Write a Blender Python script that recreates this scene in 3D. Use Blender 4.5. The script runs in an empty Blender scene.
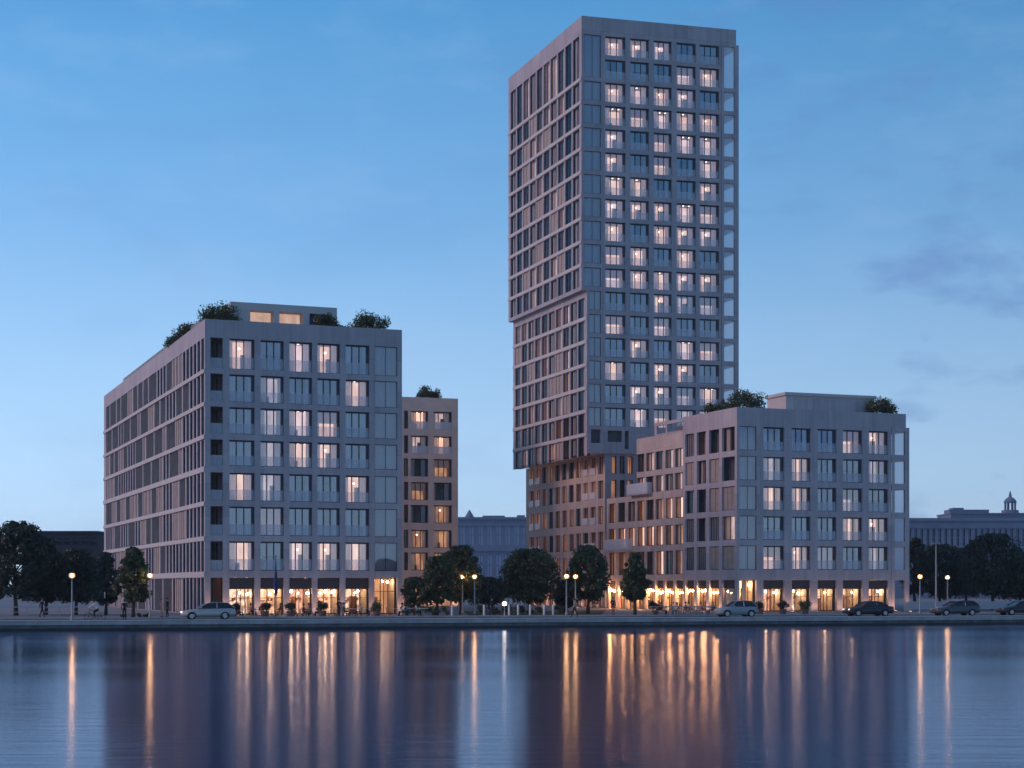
import bpy, bmesh, math, random
from mathutils import Vector, Matrix
R = math.radians
scene = bpy.context.scene
col = scene.collection
rnd = random.Random(11)

# ------------------------------------------------------------------ camera
cam_d = bpy.data.cameras.new('camera')
cam = bpy.data.objects.new('camera', cam_d)
col.objects.link(cam)
FOC, HOR, EYE = 1700.0, 586.0, 2.9
cam_d.sensor_width = 36.0
cam_d.lens = FOC / 1024 * 36.0
cam_d.shift_y = (HOR - 384) / 1024
cam_d.clip_start = 0.5
cam_d.clip_end = 20000
cam.location = (0, 0, EYE)
cam.rotation_euler = (R(90), 0, 0)
scene.camera = cam

# ------------------------------------------------------------------ view, sky, sun
scene.view_settings.view_transform = 'Standard'
scene.view_settings.look = 'None'
scene.view_settings.exposure = 0.05
scene.view_settings.gamma = 1.0
scene.view_settings.use_curve_mapping = False
SUN_EL, SUN_AZ = 25.0, -97.0          # azimuth clockwise from +Y: the afterglow stands to the left
world = bpy.data.worlds.new('World')
scene.world = world
world.use_nodes = True
wt = world.node_tree
wt.nodes.clear()


def wn(kind, **kw):
    n = wt.nodes.new(kind)
    for k, v in kw.items():
        setattr(n, k, v)
    return n


def ramp_set(node, stops):
    els = node.color_ramp.elements
    while len(els) < len(stops):
        els.new(0.5)
    for e, (p, c) in zip(els, stops):
        e.position = p
        e.color = (c[0], c[1], c[2], 1)


sky = wn('ShaderNodeTexSky', sky_type='NISHITA', sun_disc=False)
sky.sun_elevation = R(SUN_EL)
sky.sun_rotation = R(SUN_AZ)
sky.air_density = 1.0
sky.dust_density = 0.3
sky.ozone_density = 4.0
tc = wn('ShaderNodeTexCoord')
sep = wn('ShaderNodeSeparateXYZ')
wt.links.new(tc.outputs['Generated'], sep.inputs[0])
# dusk tint of the sky by height above the horizon
ramp = wn('ShaderNodeValToRGB')
ramp_set(ramp, [(0.0, (0.56, 0.76, 0.98)), (0.06, (0.45, 0.68, 0.95)), (0.20, (0.19, 0.43, 0.765)),
                (0.34, (0.07, 0.295, 0.62)), (0.7, (0.08, 0.20, 0.41)), (1.0, (0.07, 0.15, 0.32))])
wt.links.new(sep.outputs['Z'], ramp.inputs[0])
# the sky is brighter towards the afterglow and beyond the towers than behind the viewer
dotn = wn('ShaderNodeVectorMath', operation='DOT_PRODUCT')
wt.links.new(tc.outputs['Generated'], dotn.inputs[0])
dotn.inputs[1].default_value = (-0.98, 0.2, 0.0)
mr = wn('ShaderNodeMapRange')
mr.inputs['From Min'].default_value = -0.4
mr.inputs['From Max'].default_value = 0.6
mr.inputs['To Min'].default_value = 0.60
mr.inputs['To Max'].default_value = 1.04
wt.links.new(dotn.outputs['Value'], mr.inputs['Value'])
mulb = wn('ShaderNodeMix', data_type='RGBA', blend_type='MULTIPLY')
mulb.inputs[0].default_value = 1.0
wt.links.new(ramp.outputs[0], mulb.inputs[6])
wt.links.new(mr.outputs['Result'], mulb.inputs[7])
# thin clouds
mp = wn('ShaderNodeMapping')
mp.inputs['Scale'].default_value = (5.0, 5.0, 13.0)
mp.inputs['Location'].default_value = (1.9, 0.0, 0.35)
wt.links.new(tc.outputs['Generated'], mp.inputs[0])
nz = wn('ShaderNodeTexNoise')
nz.inputs['Scale'].default_value = 1.7
nz.inputs['Detail'].default_value = 7
nz.inputs['Roughness'].default_value = 0.55
wt.links.new(mp.outputs[0], nz.inputs['Vector'])
cr = wn('ShaderNodeValToRGB')
ramp_set(cr, [(0.53, (0.0, 0.0, 0.0)), (0.66, (1, 1, 1))])
wt.links.new(nz.outputs['Fac'], cr.inputs[0])
cf = wn('ShaderNodeMath', operation='MULTIPLY')
wt.links.new(cr.outputs[0], cf.inputs[0])
cf.inputs[1].default_value = 0.80
cmk = wn('ShaderNodeMapRange')
cmk.inputs['From Min'].default_value = 0.22
cmk.inputs['From Max'].default_value = -0.08
cmk.inputs['To Min'].default_value = 0.12
wt.links.new(dotn.outputs['Value'], cmk.inputs['Value'])
cf2 = wn('ShaderNodeMath', operation='MULTIPLY')
wt.links.new(cf.outputs[0], cf2.inputs[0])
wt.links.new(cmk.outputs['Result'], cf2.inputs[1])
cmix = wn('ShaderNodeMix', data_type='RGBA', blend_type='MIX')
wt.links.new(cf2.outputs[0], cmix.inputs[0])
wt.links.new(mulb.outputs[2], cmix.inputs[6])
cmix.inputs[7].default_value = (0.095, 0.20, 0.45, 1)
nv = wn('ShaderNodeTexNoise')
nv.inputs['Scale'].default_value = 2.2
nv.inputs['Detail'].default_value = 5
nv.inputs['Roughness'].default_value = 0.6
wt.links.new(mp.outputs[0], nv.inputs['Vector'])
vr = wn('ShaderNodeMapRange')
vr.inputs['From Min'].default_value = 0.48
vr.inputs['From Max'].default_value = 0.75
vr.inputs['To Max'].default_value = 0.26
wt.links.new(nv.outputs['Fac'], vr.inputs['Value'])
veil = wn('ShaderNodeMix', data_type='RGBA', blend_type='MIX')
wt.links.new(vr.outputs['Result'], veil.inputs[0])
wt.links.new(cmix.outputs[2], veil.inputs[6])
veil.inputs[7].default_value = (0.30, 0.46, 0.72, 1)
bg1 = wn('ShaderNodeBackground')
wt.links.new(sky.outputs[0], bg1.inputs[0])
bg1.inputs[1].default_value = 0.010
bg2 = wn('ShaderNodeBackground')
wt.links.new(veil.outputs[2], bg2.inputs[0])
bg2.inputs[1].default_value = 1.12
add = wn('ShaderNodeAddShader')
wo = wn('ShaderNodeOutputWorld')
wt.links.new(bg1.outputs[0], add.inputs[0])
wt.links.new(bg2.outputs[0], add.inputs[1])
wt.links.new(add.outputs[0], wo.inputs[0])

sun_d = bpy.data.lights.new('sun', 'SUN')
sun_d.energy = 1.25
sun_d.angle = R(20)
sun_d.color = (1.0, 0.56, 0.45)
sun = bpy.data.objects.new('sun', sun_d)
col.objects.link(sun)
sdir = Vector((math.sin(R(SUN_AZ)) * math.cos(R(SUN_EL)), math.cos(R(SUN_AZ)) * math.cos(R(SUN_EL)), math.sin(R(SUN_EL))))
sun.rotation_euler = (-sdir).to_track_quat('-Z', 'Y').to_euler()
sun.location = sdir * 300 + Vector((0, 200, 0))

# ------------------------------------------------------------------ materials
MATS = {}


def mat(name, base=(0.5, 0.5, 0.5), rough=0.8, metal=0.0, var=0.0, vscale=3.0, emit=None, estr=0.0, sampling=True,
        bump=0.0, bscale=20.0, spec=None, stretch=None, streak=0.0):
    if name in MATS:
        return MATS[name]
    m = bpy.data.materials.new(name)
    m.use_nodes = True
    nt = m.node_tree
    b = nt.nodes['Principled BSDF']
    b.inputs['Base Color'].default_value = (*base, 1)
    b.inputs['Roughness'].default_value = rough
    b.inputs['Metallic'].default_value = metal
    if spec is not None:
        b.inputs['Specular IOR Level'].default_value = spec
    if var or bump:
        t = nt.nodes.new('ShaderNodeTexCoord')
        src = t.outputs['Object']
        if stretch:
            mpn = nt.nodes.new('ShaderNodeMapping')
            mpn.inputs['Scale'].default_value = stretch
            nt.links.new(src, mpn.inputs[0])
            src = mpn.outputs[0]
    if var:
        n = nt.nodes.new('ShaderNodeTexNoise')
        n.inputs['Scale'].default_value = vscale
        n.inputs['Detail'].default_value = 6
        n.inputs['Roughness'].default_value = 0.65
        nt.links.new(src, n.inputs['Vector'])
        r = nt.nodes.new('ShaderNodeValToRGB')
        lo = tuple(max(0, c * (1 - var)) for c in base)
        hi = tuple(min(1, c * (1 + var)) for c in base)
        ramp_set(r, [(0.3, lo), (0.7, hi)])
        nt.links.new(n.outputs['Fac'], r.inputs[0])
        nt.links.new(r.outputs[0], b.inputs['Base Color'])
    if streak:
        ms = nt.nodes.new('ShaderNodeMapping')
        ms.inputs['Scale'].default_value = (1.6, 1.6, 0.10)
        nt.links.new(t.outputs['Object'], ms.inputs[0])
        n3 = nt.nodes.new('ShaderNodeTexNoise')
        n3.inputs['Scale'].default_value = 1.0
        n3.inputs['Detail'].default_value = 5
        n3.inputs['Roughness'].default_value = .7
        nt.links.new(ms.outputs[0], n3.inputs['Vector'])
        r3 = nt.nodes.new('ShaderNodeMapRange')
        r3.inputs['From Min'].default_value = .3
        r3.inputs['From Max'].default_value = .7
        r3.inputs['To Min'].default_value = 1 - streak
        r3.inputs['To Max'].default_value = 1 + streak
        nt.links.new(n3.outputs['Fac'], r3.inputs['Value'])
        mm = nt.nodes.new('ShaderNodeMix')
        mm.data_type = 'RGBA'
        mm.blend_type = 'MULTIPLY'
        mm.inputs[0].default_value = 1
        nt.links.new(r.outputs[0], mm.inputs[6])
        nt.links.new(r3.outputs['Result'], mm.inputs[7])
        sx = nt.nodes.new('ShaderNodeSeparateXYZ')
        nt.links.new(t.outputs['Object'], sx.inputs[0])
        ad = nt.nodes.new('ShaderNodeMath')
        ad.operation = 'ADD'
        nt.links.new(sx.outputs['X'], ad.inputs[0])
        nt.links.new(sx.outputs['Y'], ad.inputs[1])
        cb = nt.nodes.new('ShaderNodeCombineXYZ')
        nt.links.new(ad.outputs[0], cb.inputs['X'])
        nt.links.new(sx.outputs['Z'], cb.inputs['Y'])
        bk_ = nt.nodes.new('ShaderNodeTexBrick')
        bk_.offset = 0.0
        bk_.inputs['Scale'].default_value = 1.0
        bk_.inputs['Brick Width'].default_value = 2.95
        bk_.inputs['Row Height'].default_value = 3.3
        bk_.inputs['Mortar Size'].default_value = 0.012
        bk_.inputs['Color1'].default_value = (.90, .90, .91, 1)
        bk_.inputs['Color2'].default_value = (1.08, 1.07, 1.06, 1)
        bk_.inputs['Mortar'].default_value = (.45, .45, .45, 1)
        nt.links.new(cb.outputs[0], bk_.inputs['Vector'])
        m4 = nt.nodes.new('ShaderNodeMix')
        m4.data_type = 'RGBA'
        m4.blend_type = 'MULTIPLY'
        m4.inputs[0].default_value = 1
        nt.links.new(mm.outputs[2], m4.inputs[6])
        nt.links.new(bk_.outputs['Color'], m4.inputs[7])
        nt.links.new(m4.outputs[2], b.inputs['Base Color'])
    if bump:
        n2 = nt.nodes.new('ShaderNodeTexNoise')
        n2.inputs['Scale'].default_value = bscale
        n2.inputs['Detail'].default_value = 4
        nt.links.new(src, n2.inputs['Vector'])
        bp = nt.nodes.new('ShaderNodeBump')
        bp.inputs['Strength'].default_value = bump
        bp.inputs['Distance'].default_value = 0.05
        nt.links.new(n2.outputs['Fac'], bp.inputs['Height'])
        nt.links.new(bp.outputs[0], b.inputs['Normal'])
    if emit:
        b.inputs['Emission Color'].default_value = (*emit, 1)
        b.inputs['Emission Strength'].default_value = estr
        if not sampling:
            m.cycles.emission_sampling = 'NONE'
    MATS[name] = m
    return m


def mat_lit_room(name, c_lo, c_hi, strength, sc=1.0):
    """back wall of a lit room seen through a window: uneven warm light, a different balance in each flat"""
    m = bpy.data.materials.new(name)
    m.use_nodes = True
    m.cycles.emission_sampling = 'NONE'
    nt = m.node_tree
    b = nt.nodes['Principled BSDF']
    b.inputs['Base Color'].default_value = (0.4, 0.32, 0.26, 1)
    g = nt.nodes.new('ShaderNodeNewGeometry')
    mpn = nt.nodes.new('ShaderNodeMapping')
    mpn.inputs['Scale'].default_value = (1.3, 1.3, 0.55)
    nt.links.new(g.outputs['Position'], mpn.inputs[0])
    n = nt.nodes.new('ShaderNodeTexNoise')
    n.inputs['Scale'].default_value = sc
    n.inputs['Detail'].default_value = 3 if sc == 1.0 else 1
    nt.links.new(mpn.outputs[0], n.inputs['Vector'])
    r = nt.nodes.new('ShaderNodeValToRGB')
    ramp_set(r, [(0.33, c_lo), (0.66, c_hi)])
    nt.links.new(n.outputs['Fac'], r.inputs[0])
    nt.links.new(r.outputs[0], b.inputs['Emission Color'])
    b.inputs['Emission Strength'].default_value = strength
    MATS[name] = m
    return m


def mat_glass(name, tint=(0.75, 0.82, 0.9), refl=1.0, rough=0.02, ior=1.5, floor=0.0):
    m = bpy.data.materials.new(name)
    m.use_nodes = True
    nt = m.node_tree
    nt.nodes.clear()
    o = nt.nodes.new('ShaderNodeOutputMaterial')
    t = nt.nodes.new('ShaderNodeBsdfTransparent')
    t.inputs[0].default_value = (*tint, 1)
    gl = nt.nodes.new('ShaderNodeBsdfGlossy')
    gl.inputs['Roughness'].default_value = rough
    fr = nt.nodes.new('ShaderNodeFresnel')
    fr.inputs[0].default_value = ior
    mu = nt.nodes.new('ShaderNodeMath')
    mu.operation = 'MULTIPLY'
    mu.use_clamp = True
    mu.operation = 'MULTIPLY_ADD'
    mu.inputs[1].default_value = refl
    mu.inputs[2].default_value = floor
    gl.inputs[0].default_value = (0.80, 0.88, 1.0, 1)
    nt.links.new(fr.outputs[0], mu.inputs[0])
    mx = nt.nodes.new('ShaderNodeMixShader')
    nt.links.new(mu.outputs[0], mx.inputs[0])
    nt.links.new(t.outputs[0], mx.inputs[1])
    nt.links.new(gl.outputs[0], mx.inputs[2])
    nt.links.new(mx.outputs[0], o.inputs[0])
    MATS[name] = m
    return m


def mat_frost(name, colr=(0.7, 0.78, 0.9), opac=0.5, rough=0.25):
    m = bpy.data.materials.new(name)
    m.use_nodes = True
    nt = m.node_tree
    b = nt.nodes['Principled BSDF']
    b.inputs['Base Color'].default_value = (*colr, 1)
    b.inputs['Roughness'].default_value = rough
    t = nt.nodes.new('ShaderNodeBsdfTransparent')
    mx = nt.nodes.new('ShaderNodeMixShader')
    mx.inputs[0].default_value = opac
    nt.links.new(t.outputs[0], mx.inputs[1])
    nt.links.new(b.outputs[0], mx.inputs[2])
    nt.links.new(mx.outputs[0], nt.nodes['Material Output'].inputs[0])
    MATS[name] = m
    return m


def mat_cloth(name, colr, trans=0.28):
    m = bpy.data.materials.new(name)
    m.use_nodes = True
    nt = m.node_tree
    nt.nodes.clear()
    o = nt.nodes.new('ShaderNodeOutputMaterial')
    d = nt.nodes.new('ShaderNodeBsdfDiffuse')
    t = nt.nodes.new('ShaderNodeBsdfTranslucent')
    d.inputs[0].default_value = (*colr, 1)
    t.inputs[0].default_value = (*colr, 1)
    mx = nt.nodes.new('ShaderNodeMixShader')
    mx.inputs[0].default_value = trans
    nt.links.new(d.outputs[0], mx.inputs[1])
    nt.links.new(t.outputs[0], mx.inputs[2])
    nt.links.new(mx.outputs[0], o.inputs[0])
    MATS[name] = m
    return m


mat('concrete', (0.45, 0.40, 0.425), 0.75, streak=.13, var=0.10, vscale=0.35, bump=0.12, bscale=3)
mat('concrete_tower', (0.415, 0.37, 0.395), 0.75, streak=.13, var=0.10, vscale=0.25, bump=0.12, bscale=3)
mat('concrete_lamplit', (0.54, 0.44, 0.40), 0.8, streak=.13, var=0.12, vscale=0.4, bump=0.12, bscale=3)  # concrete with the warm light of the courtyard lamps put into its colour
mat('concrete_pale', (0.55, 0.50, 0.48), 0.75, var=0.08, vscale=0.5)
mat('roofing', (0.22, 0.21, 0.21), 0.9, var=0.2, vscale=0.3)
mat('frame_navy', (0.022, 0.028, 0.05), 0.45)
mat('frame_brown', (0.06, 0.035, 0.028), 0.5)
mat('room_dark', (0.14, 0.19, 0.42), 0.9, var=0.4, vscale=0.8)
mat('room_brown', (0.34, 0.22, 0.17), 0.9, var=0.4, vscale=0.8)
mat('room_side', (0.45, 0.38, 0.32), 0.9)
mat('panel_beige', (0.40, 0.31, 0.26), 0.7, var=0.15, vscale=0.8)
mat('panel_dark', (0.24, 0.205, 0.20), 0.55, var=0.2, vscale=0.6)
mat('fascia', (0.04, 0.036, 0.042), 0.5)
mat_lit_room('room_lit_warm', (0.78, 0.40, 0.27), (1.0, 0.66, 0.49), 1.3)
mat_lit_room('room_lit_pink', (0.78, 0.46, 0.39), (1.0, 0.71, 0.61), 1.25)
mat_lit_room('room_lit_dim', (0.36, 0.27, 0.28), (0.70, 0.52, 0.48), 1.0)
mat_lit_room('room_lit_soft', (0.45, 0.26, 0.18), (0.75, 0.50, 0.38), 0.8)
mat_lit_room('room_lit_orange', (0.30, 0.11, 0.05), (0.80, 0.40, 0.20), 0.7)
mat_lit_room('shop_lit', (0.20, 0.07, 0.03), (1.0, 0.56, 0.34), 1.3, 2.6)
mat_lit_room('shop_yellow', (0.62, 0.30, 0.11), (1.0, 0.62, 0.30), 2.2)
mat_lit_room('shop_white', (0.16, 0.08, 0.05), (1.0, 0.72, 0.54), 1.2, 3.4)
mat_lit_room('shop_rose', (0.22, 0.07, 0.05), (0.95, 0.46, 0.32), 1.15, 3.0)
mat_lit_room('shop_pink', (0.85, 0.22, 0.14), (1.0, 0.42, 0.30), 1.6)
mat('added_lamp_glow', (1, .8, .6), emit=(1.0, 0.45, 0.16), estr=260.0)
mat('bulb', (1, 0.9, 0.8), emit=(1.0, 0.74, 0.52), estr=4.5, sampling=False)
mat('shop_bulb', (1, 0.9, 0.8), emit=(1.0, 0.62, 0.34), estr=95.0)
mat('shop_spot', (1, 0.9, 0.8), emit=(1.0, 0.70, 0.42), estr=30.0)
mat('wing_streak_bulb', (1, .8, .6), emit=(1.0, 0.48, 0.18), estr=200.0)
mat('uplight', (1, .9, .8), emit=(1.0, 0.55, 0.34), estr=190.0)  # unseen ground lamps, added to brighten the columns and wall feet
mat('added_downlight', (1, .9, .8), emit=(1.0, 0.66, 0.40), estr=70.0)  # unseen soffit lamps, added to give the arcade its glow
mat('lamp_glow', (1, 0.9, 0.8), emit=(1.0, 0.50, 0.19), estr=340.0)
mat_glass('glass', (0.86, 0.91, 1.0), refl=1.6, floor=0.25)
mat_glass('glass_corner', (0.95, 0.95, 0.97), refl=1.4, floor=0.14)
mat_glass('glass_side', (0.9, 0.9, 0.92), refl=0.5)
mat('room_grey', (0.12, 0.115, 0.13), 0.9, var=0.4, vscale=0.8)
mat('room_pale', (0.62, 0.59, 0.64), 0.9)
mat_glass('glass_shop', (0.9, 0.9, 0.9), refl=0.8)
mat_frost('balustrade_glass', (0.84, 0.88, 0.98), 0.26, 0.08)
mat_frost('balustrade_white', (0.72, 0.74, 0.80), 0.6, 0.3)
mat_frost('corner_glass', (0.78, 0.79, 0.88), 0.30, 0.06)
mat_frost('loggia_glass', (0.80, 0.83, 0.92), 0.72, 0.1)
mat_cloth('curtain', (0.92, 0.90, 0.92), .55)
mat_cloth('curtain_warm', (0.74, 0.62, 0.54))
mat('metal_grey', (0.30, 0.30, 0.32), 0.5, metal=0.3)
mat('metal_dark', (0.03, 0.03, 0.035), 0.5)
mat('wood', (0.20, 0.10, 0.05), 0.6, var=0.3, vscale=4)
mat('white_paint', (0.72, 0.71, 0.70), 0.6)
mat('terracotta', (0.17, 0.10, 0.08), 0.8)
mat('bark', (0.06, 0.045, 0.035), 0.9, var=0.3, vscale=6)


# ------------------------------------------------------------------ mesh building
class MB:
    def __init__(self):
        self.v, self.f, self.m = [], [], []

    def quad(self, a, b, c, d, mi=0):
        n = len(self.v)
        self.v += [tuple(a), tuple(b), tuple(c), tuple(d)]
        self.f.append((n, n + 1, n + 2, n + 3))
        self.m.append(mi)

    def tri(self, a, b, c, mi=0):
        n = len(self.v)
        self.v += [tuple(a), tuple(b), tuple(c)]
        self.f.append((n, n + 1, n + 2))
        self.m.append(mi)

    def box(self, x0, x1, y0, y1, z0, z1, mi=0, skip=''):
        n = len(self.v)
        self.v += [(x0, y0, z0), (x1, y0, z0), (x1, y1, z0), (x0, y1, z0), (x0, y0, z1), (x1, y0, z1), (x1, y1, z1), (x0, y1, z1)]
        for key, q in (('b', (0, 3, 2, 1)), ('t', (4, 5, 6, 7)), ('f', (0, 1, 5, 4)), ('r', (1, 2, 6, 5)), ('k', (2, 3, 7, 6)), ('l', (3, 0, 4, 7))):
            if key in skip:
                continue
            self.f.append(tuple(n + i for i in q))
            self.m.append(mi)

    def tube(self, pts, radii, n=8, mi=0, cap=True):
        rings = []
        up = Vector((0.31, 0.17, 0.93))
        for i, p in enumerate(pts):
            p = Vector(p)
            a = Vector(pts[max(0, i - 1)])
            b = Vector(pts[min(len(pts) - 1, i + 1)])
            d = (b - a).normalized()
            s = d.cross(up)
            if s.length < 1e-3:
                s = d.cross(Vector((1, 0, 0)))
            s.normalize()
            t = s.cross(d)
            st = len(self.v)
            for k in range(n):
                an = 2 * math.pi * k / n
                self.v.append(tuple(p + (s * math.cos(an) + t * math.sin(an)) * radii[i]))
            rings.append(st)
        for a, b in zip(rings, rings[1:]):
            for k in range(n):
                self.f.append((a + k, a + (k + 1) % n, b + (k + 1) % n, b + k))
                self.m.append(mi)
        if cap:
            self.f.append(tuple(rings[0] + k for k in reversed(range(n))))
            self.m.append(mi)
            self.f.append(tuple(rings[-1] + k for k in range(n)))
            self.m.append(mi)

    def lathe(self, prof, n=14, mi=0, c=(0, 0, 0)):
        st = []
        for r, z in prof:
            st.append(len(self.v))
            for k in range(n):
                an = 2 * math.pi * k / n
                self.v.append((c[0] + r * math.cos(an), c[1] + r * math.sin(an), c[2] + z))
        for a, b in zip(st, st[1:]):
            for k in range(n):
                self.f.append((a + k, a + (k + 1) % n, b + (k + 1) % n, b + k))
                self.m.append(mi)

    def ball(self, c, r, mi=0, n=10, sq=1.0):
        prof = []
        k = max(4, n // 2)
        for i in range(k + 1):
            a = -math.pi / 2 + math.pi * i / k
            prof.append((max(1e-4, r * math.cos(a)), r * sq * math.sin(a)))
        self.lathe(prof, n, mi, c)

    def skew(self, k):
        self.v = [(x + y * k, y, z) for x, y, z in self.v]
        return self

    def mesh(self, name, mats, smooth=False):
        me = bpy.data.meshes.new(name)
        me.from_pydata(self.v, [], self.f)
        for m in mats:
            me.materials.append(MATS[m] if isinstance(m, str) else m)
        me.polygons.foreach_set('material_index', self.m)
        if smooth:
            me.polygons.foreach_set('use_smooth', [True] * len(self.f))
        me.update()
        return me

    def build(self, name, mats, parent=None, smooth=False):
        if isinstance(mats, str):
            mats = [mats]
        return link(name, self.mesh(name, mats, smooth), parent)


def link(name, me, parent=None, loc=None, rz=0.0):
    o = bpy.data.objects.new(name, me)
    col.objects.link(o)
    if parent:
        o.parent = parent
    if loc:
        o.location = loc
    if rz:
        o.rotation_euler = (0, 0, rz)
    return o


def tag(o, label=None, cat=None, group=None, kind=None):
    for k, v in (('label', label), ('category', cat), ('group', group), ('kind', kind)):
        if v:
            o[k] = v
    return o


def thing(name, label, cat, loc=(0, 0, 0), rz=0.0, group=None):
    o = bpy.data.objects.new(name, None)
    o.empty_display_size = 0.5
    col.objects.link(o)
    o.location = loc
    o.rotation_euler = (0, 0, rz)
    return tag(o, label, cat, group)


def copy_tree(o, parent=None):
    c = o.copy()
    col.objects.link(c)
    c.parent = parent
    for ch in list(o.children):
        copy_tree(ch, c)
    return c


# ------------------------------------------------------------------ the ground, quay and water
QA = R(14.9)                       # the quay runs to the right and away
QO = Vector((0.0, 149.0, 0.0))
QU = Vector((math.cos(QA), math.sin(QA), 0))
QV = Vector((-math.sin(QA), math.cos(QA), 0))


def q(x, y, z=0.0):
    return QO + QU * x + QV * y + Vector((0, 0, z))


def qpx(px, y, z=0.0):
    """the point y metres inland of the quay edge on the line of sight through picture column px"""
    k = (px - 512) / FOC
    o = QO + QV * y
    t = (k * o.y - o.x) / (QU.x - k * QU.y)
    p = o + QU * t
    return Vector((p.x, p.y, z))


def strip(name, y0, y1, z, m, x0=-900, x1=900, kind='structure'):
    b = MB()
    b.quad(q(x0, y0, z), q(x1, y0, z), q(x1, y1, z), q(x0, y1, z))
    return tag(b.build(name, m), kind=kind)


mat('paving', (0.22, 0.21, 0.215), 0.8, var=0.22, vscale=0.25)
mat('asphalt', (0.055, 0.055, 0.06), 0.75, var=0.25, vscale=0.4)
mat('coping', (0.44, 0.41, 0.40), 0.8, streak=.12, var=0.2, vscale=0.5)
mat('quay_stone', (0.15, 0.145, 0.15), 0.85, streak=.25, var=0.35, vscale=0.6, bump=0.4, bscale=2)
mat('wet_stone', (0.02, 0.02, 0.024), 0.4, var=0.3, vscale=0.6)
mat('lawn', (0.035, 0.05, 0.022), 0.95, var=0.35, vscale=0.5)
WZ = -0.75
g = MB()
g.quad(q(-1500, 1.2, -0.012), q(1500, 1.2, -0.012), q(1500, 3000, -0.012), q(-1500, 3000, -0.012))
tag(g.build('ground', 'paving'), kind='structure')
strip('road', 1.9, 9.0, -0.006, 'asphalt')
b = MB()
for yy in (5.4,):
    for i in range(-30, 31):
        b.quad(q(i * 6 - 1.4, yy - .06, -0.002), q(i * 6 + 1.4, yy - .06, -0.002), q(i * 6 + 1.4, yy + .06, -0.002), q(i * 6 - 1.4, yy + .06, -0.002))
tag(b.build('road_marking', 'white_paint'), kind='structure')


def qbox(b, x0, x1, y0, y1, z0, z1, mi=0, step=None):
    n = len(b.v)
    b.box(x0, x1, y0, y1, z0, z1, mi)
    for i in range(n, len(b.v)):
        x, y, z = b.v[i]
        b.v[i] = tuple(q(x, y, z))


b = MB()
qbox(b, -900, 900, 0.0, 1.9, -0.30, 0.06)
tag(b.build('quay_coping', 'coping'), kind='structure')
b = MB()
qbox(b, -900, 900, 0.12, 1.8, -0.56, -0.302)
tag(b.build('quay_wall', 'quay_stone'), kind='structure')
b = MB()
qbox(b, -900, 900, 0.10, 1.8, -4.0, -0.562)
tag(b.build('quay_wall_base', 'wet_stone'), kind='structure')
b = MB()
for i in range(-150, 150):
    qbox(b, i * 6.0 + 0.02, i * 6.0 + 5.98, 9.0, 9.3, -0.01, 0.12)
tag(b.build('kerb', 'coping'), kind='structure')
b = MB()
qbox(b, -900, 900, 9.3, 12.2, -0.008, 0.115)
tag(b.build('pavement', 'paving'), kind='structure')

wm = bpy.data.materials.new('water')
wm.use_nodes = True
nt = wm.node_tree
nt.nodes.clear()
w_out = nt.nodes.new('ShaderNodeOutputMaterial')
w_dif = nt.nodes.new('ShaderNodeBsdfDiffuse')
w_dif.inputs[0].default_value = (0.004, 0.014, 0.05, 1)      # murky deep harbour water
w_gl = nt.nodes.new('ShaderNodeBsdfGlossy')
w_gl.inputs[0].default_value = (0.70, 0.72, 0.85, 1)
w_fr = nt.nodes.new('ShaderNodeFresnel')
w_fr.inputs[0].default_value = 1.235
w_mx = nt.nodes.new('ShaderNodeMixShader')
nt.links.new(w_fr.outputs[0], w_mx.inputs[0])
nt.links.new(w_dif.outputs[0], w_mx.inputs[1])
nt.links.new(w_gl.outputs[0], w_mx.inputs[2])
nt.links.new(w_mx.outputs[0], w_out.inputs[0])
t = nt.nodes.new('ShaderNodeTexCoord')
mp_ = nt.nodes.new('ShaderNodeMapping')
mp_.inputs['Scale'].default_value = (0.16, 1.0, 1.0)
nt.links.new(t.outputs['Object'], mp_.inputs[0])
n1 = nt.nodes.new('ShaderNodeTexNoise')
n1.inputs['Scale'].default_value = 1.6
n1.inputs['Detail'].default_value = 6
n1.inputs['Roughness'].default_value = 0.6
n1.inputs['Distortion'].default_value = 0.6
nt.links.new(mp_.outputs[0], n1.inputs['Vector'])
bp = nt.nodes.new('ShaderNodeBump')
bp.inputs['Strength'].default_value = 0.26
bp.inputs['Distance'].default_value = 0.05
nt.links.new(n1.outputs['Fac'], bp.inputs['Height'])
for n_ in (w_dif, w_gl, w_fr):
    nt.links.new(bp.outputs[0], n_.inputs['Normal'])
# patches of wind: the polish of the water changes slowly over tens of metres
n2 = nt.nodes.new('ShaderNodeTexNoise')
n2.inputs['Scale'].default_value = 0.06
n2.inputs['Detail'].default_value = 4
nt.links.new(mp_.outputs[0], n2.inputs['Vector'])
m2 = nt.nodes.new('ShaderNodeMapRange')
m2.inputs['From Min'].default_value = 0.3
m2.inputs['From Max'].default_value = 0.7
m2.inputs['To Min'].default_value = 0.10
m2.inputs['To Max'].default_value = 0.16
nt.links.new(n2.outputs['Fac'], m2.inputs['Value'])
nt.links.new(m2.outputs['Result'], w_gl.inputs['Roughness'])
MATS['water'] = wm
b = MB()
b.quad(q(-900, -400, WZ), q(900, -400, WZ), q(900, 1.0, WZ), q(-900, 1.0, WZ))
tag(b.build('water', 'water'), kind='structure')

# ------------------------------------------------------------------ facades
MESHES = {}


def cached(key, fn):
    if key not in MESHES:
        MESHES[key] = fn()
    return MESHES[key]


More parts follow.
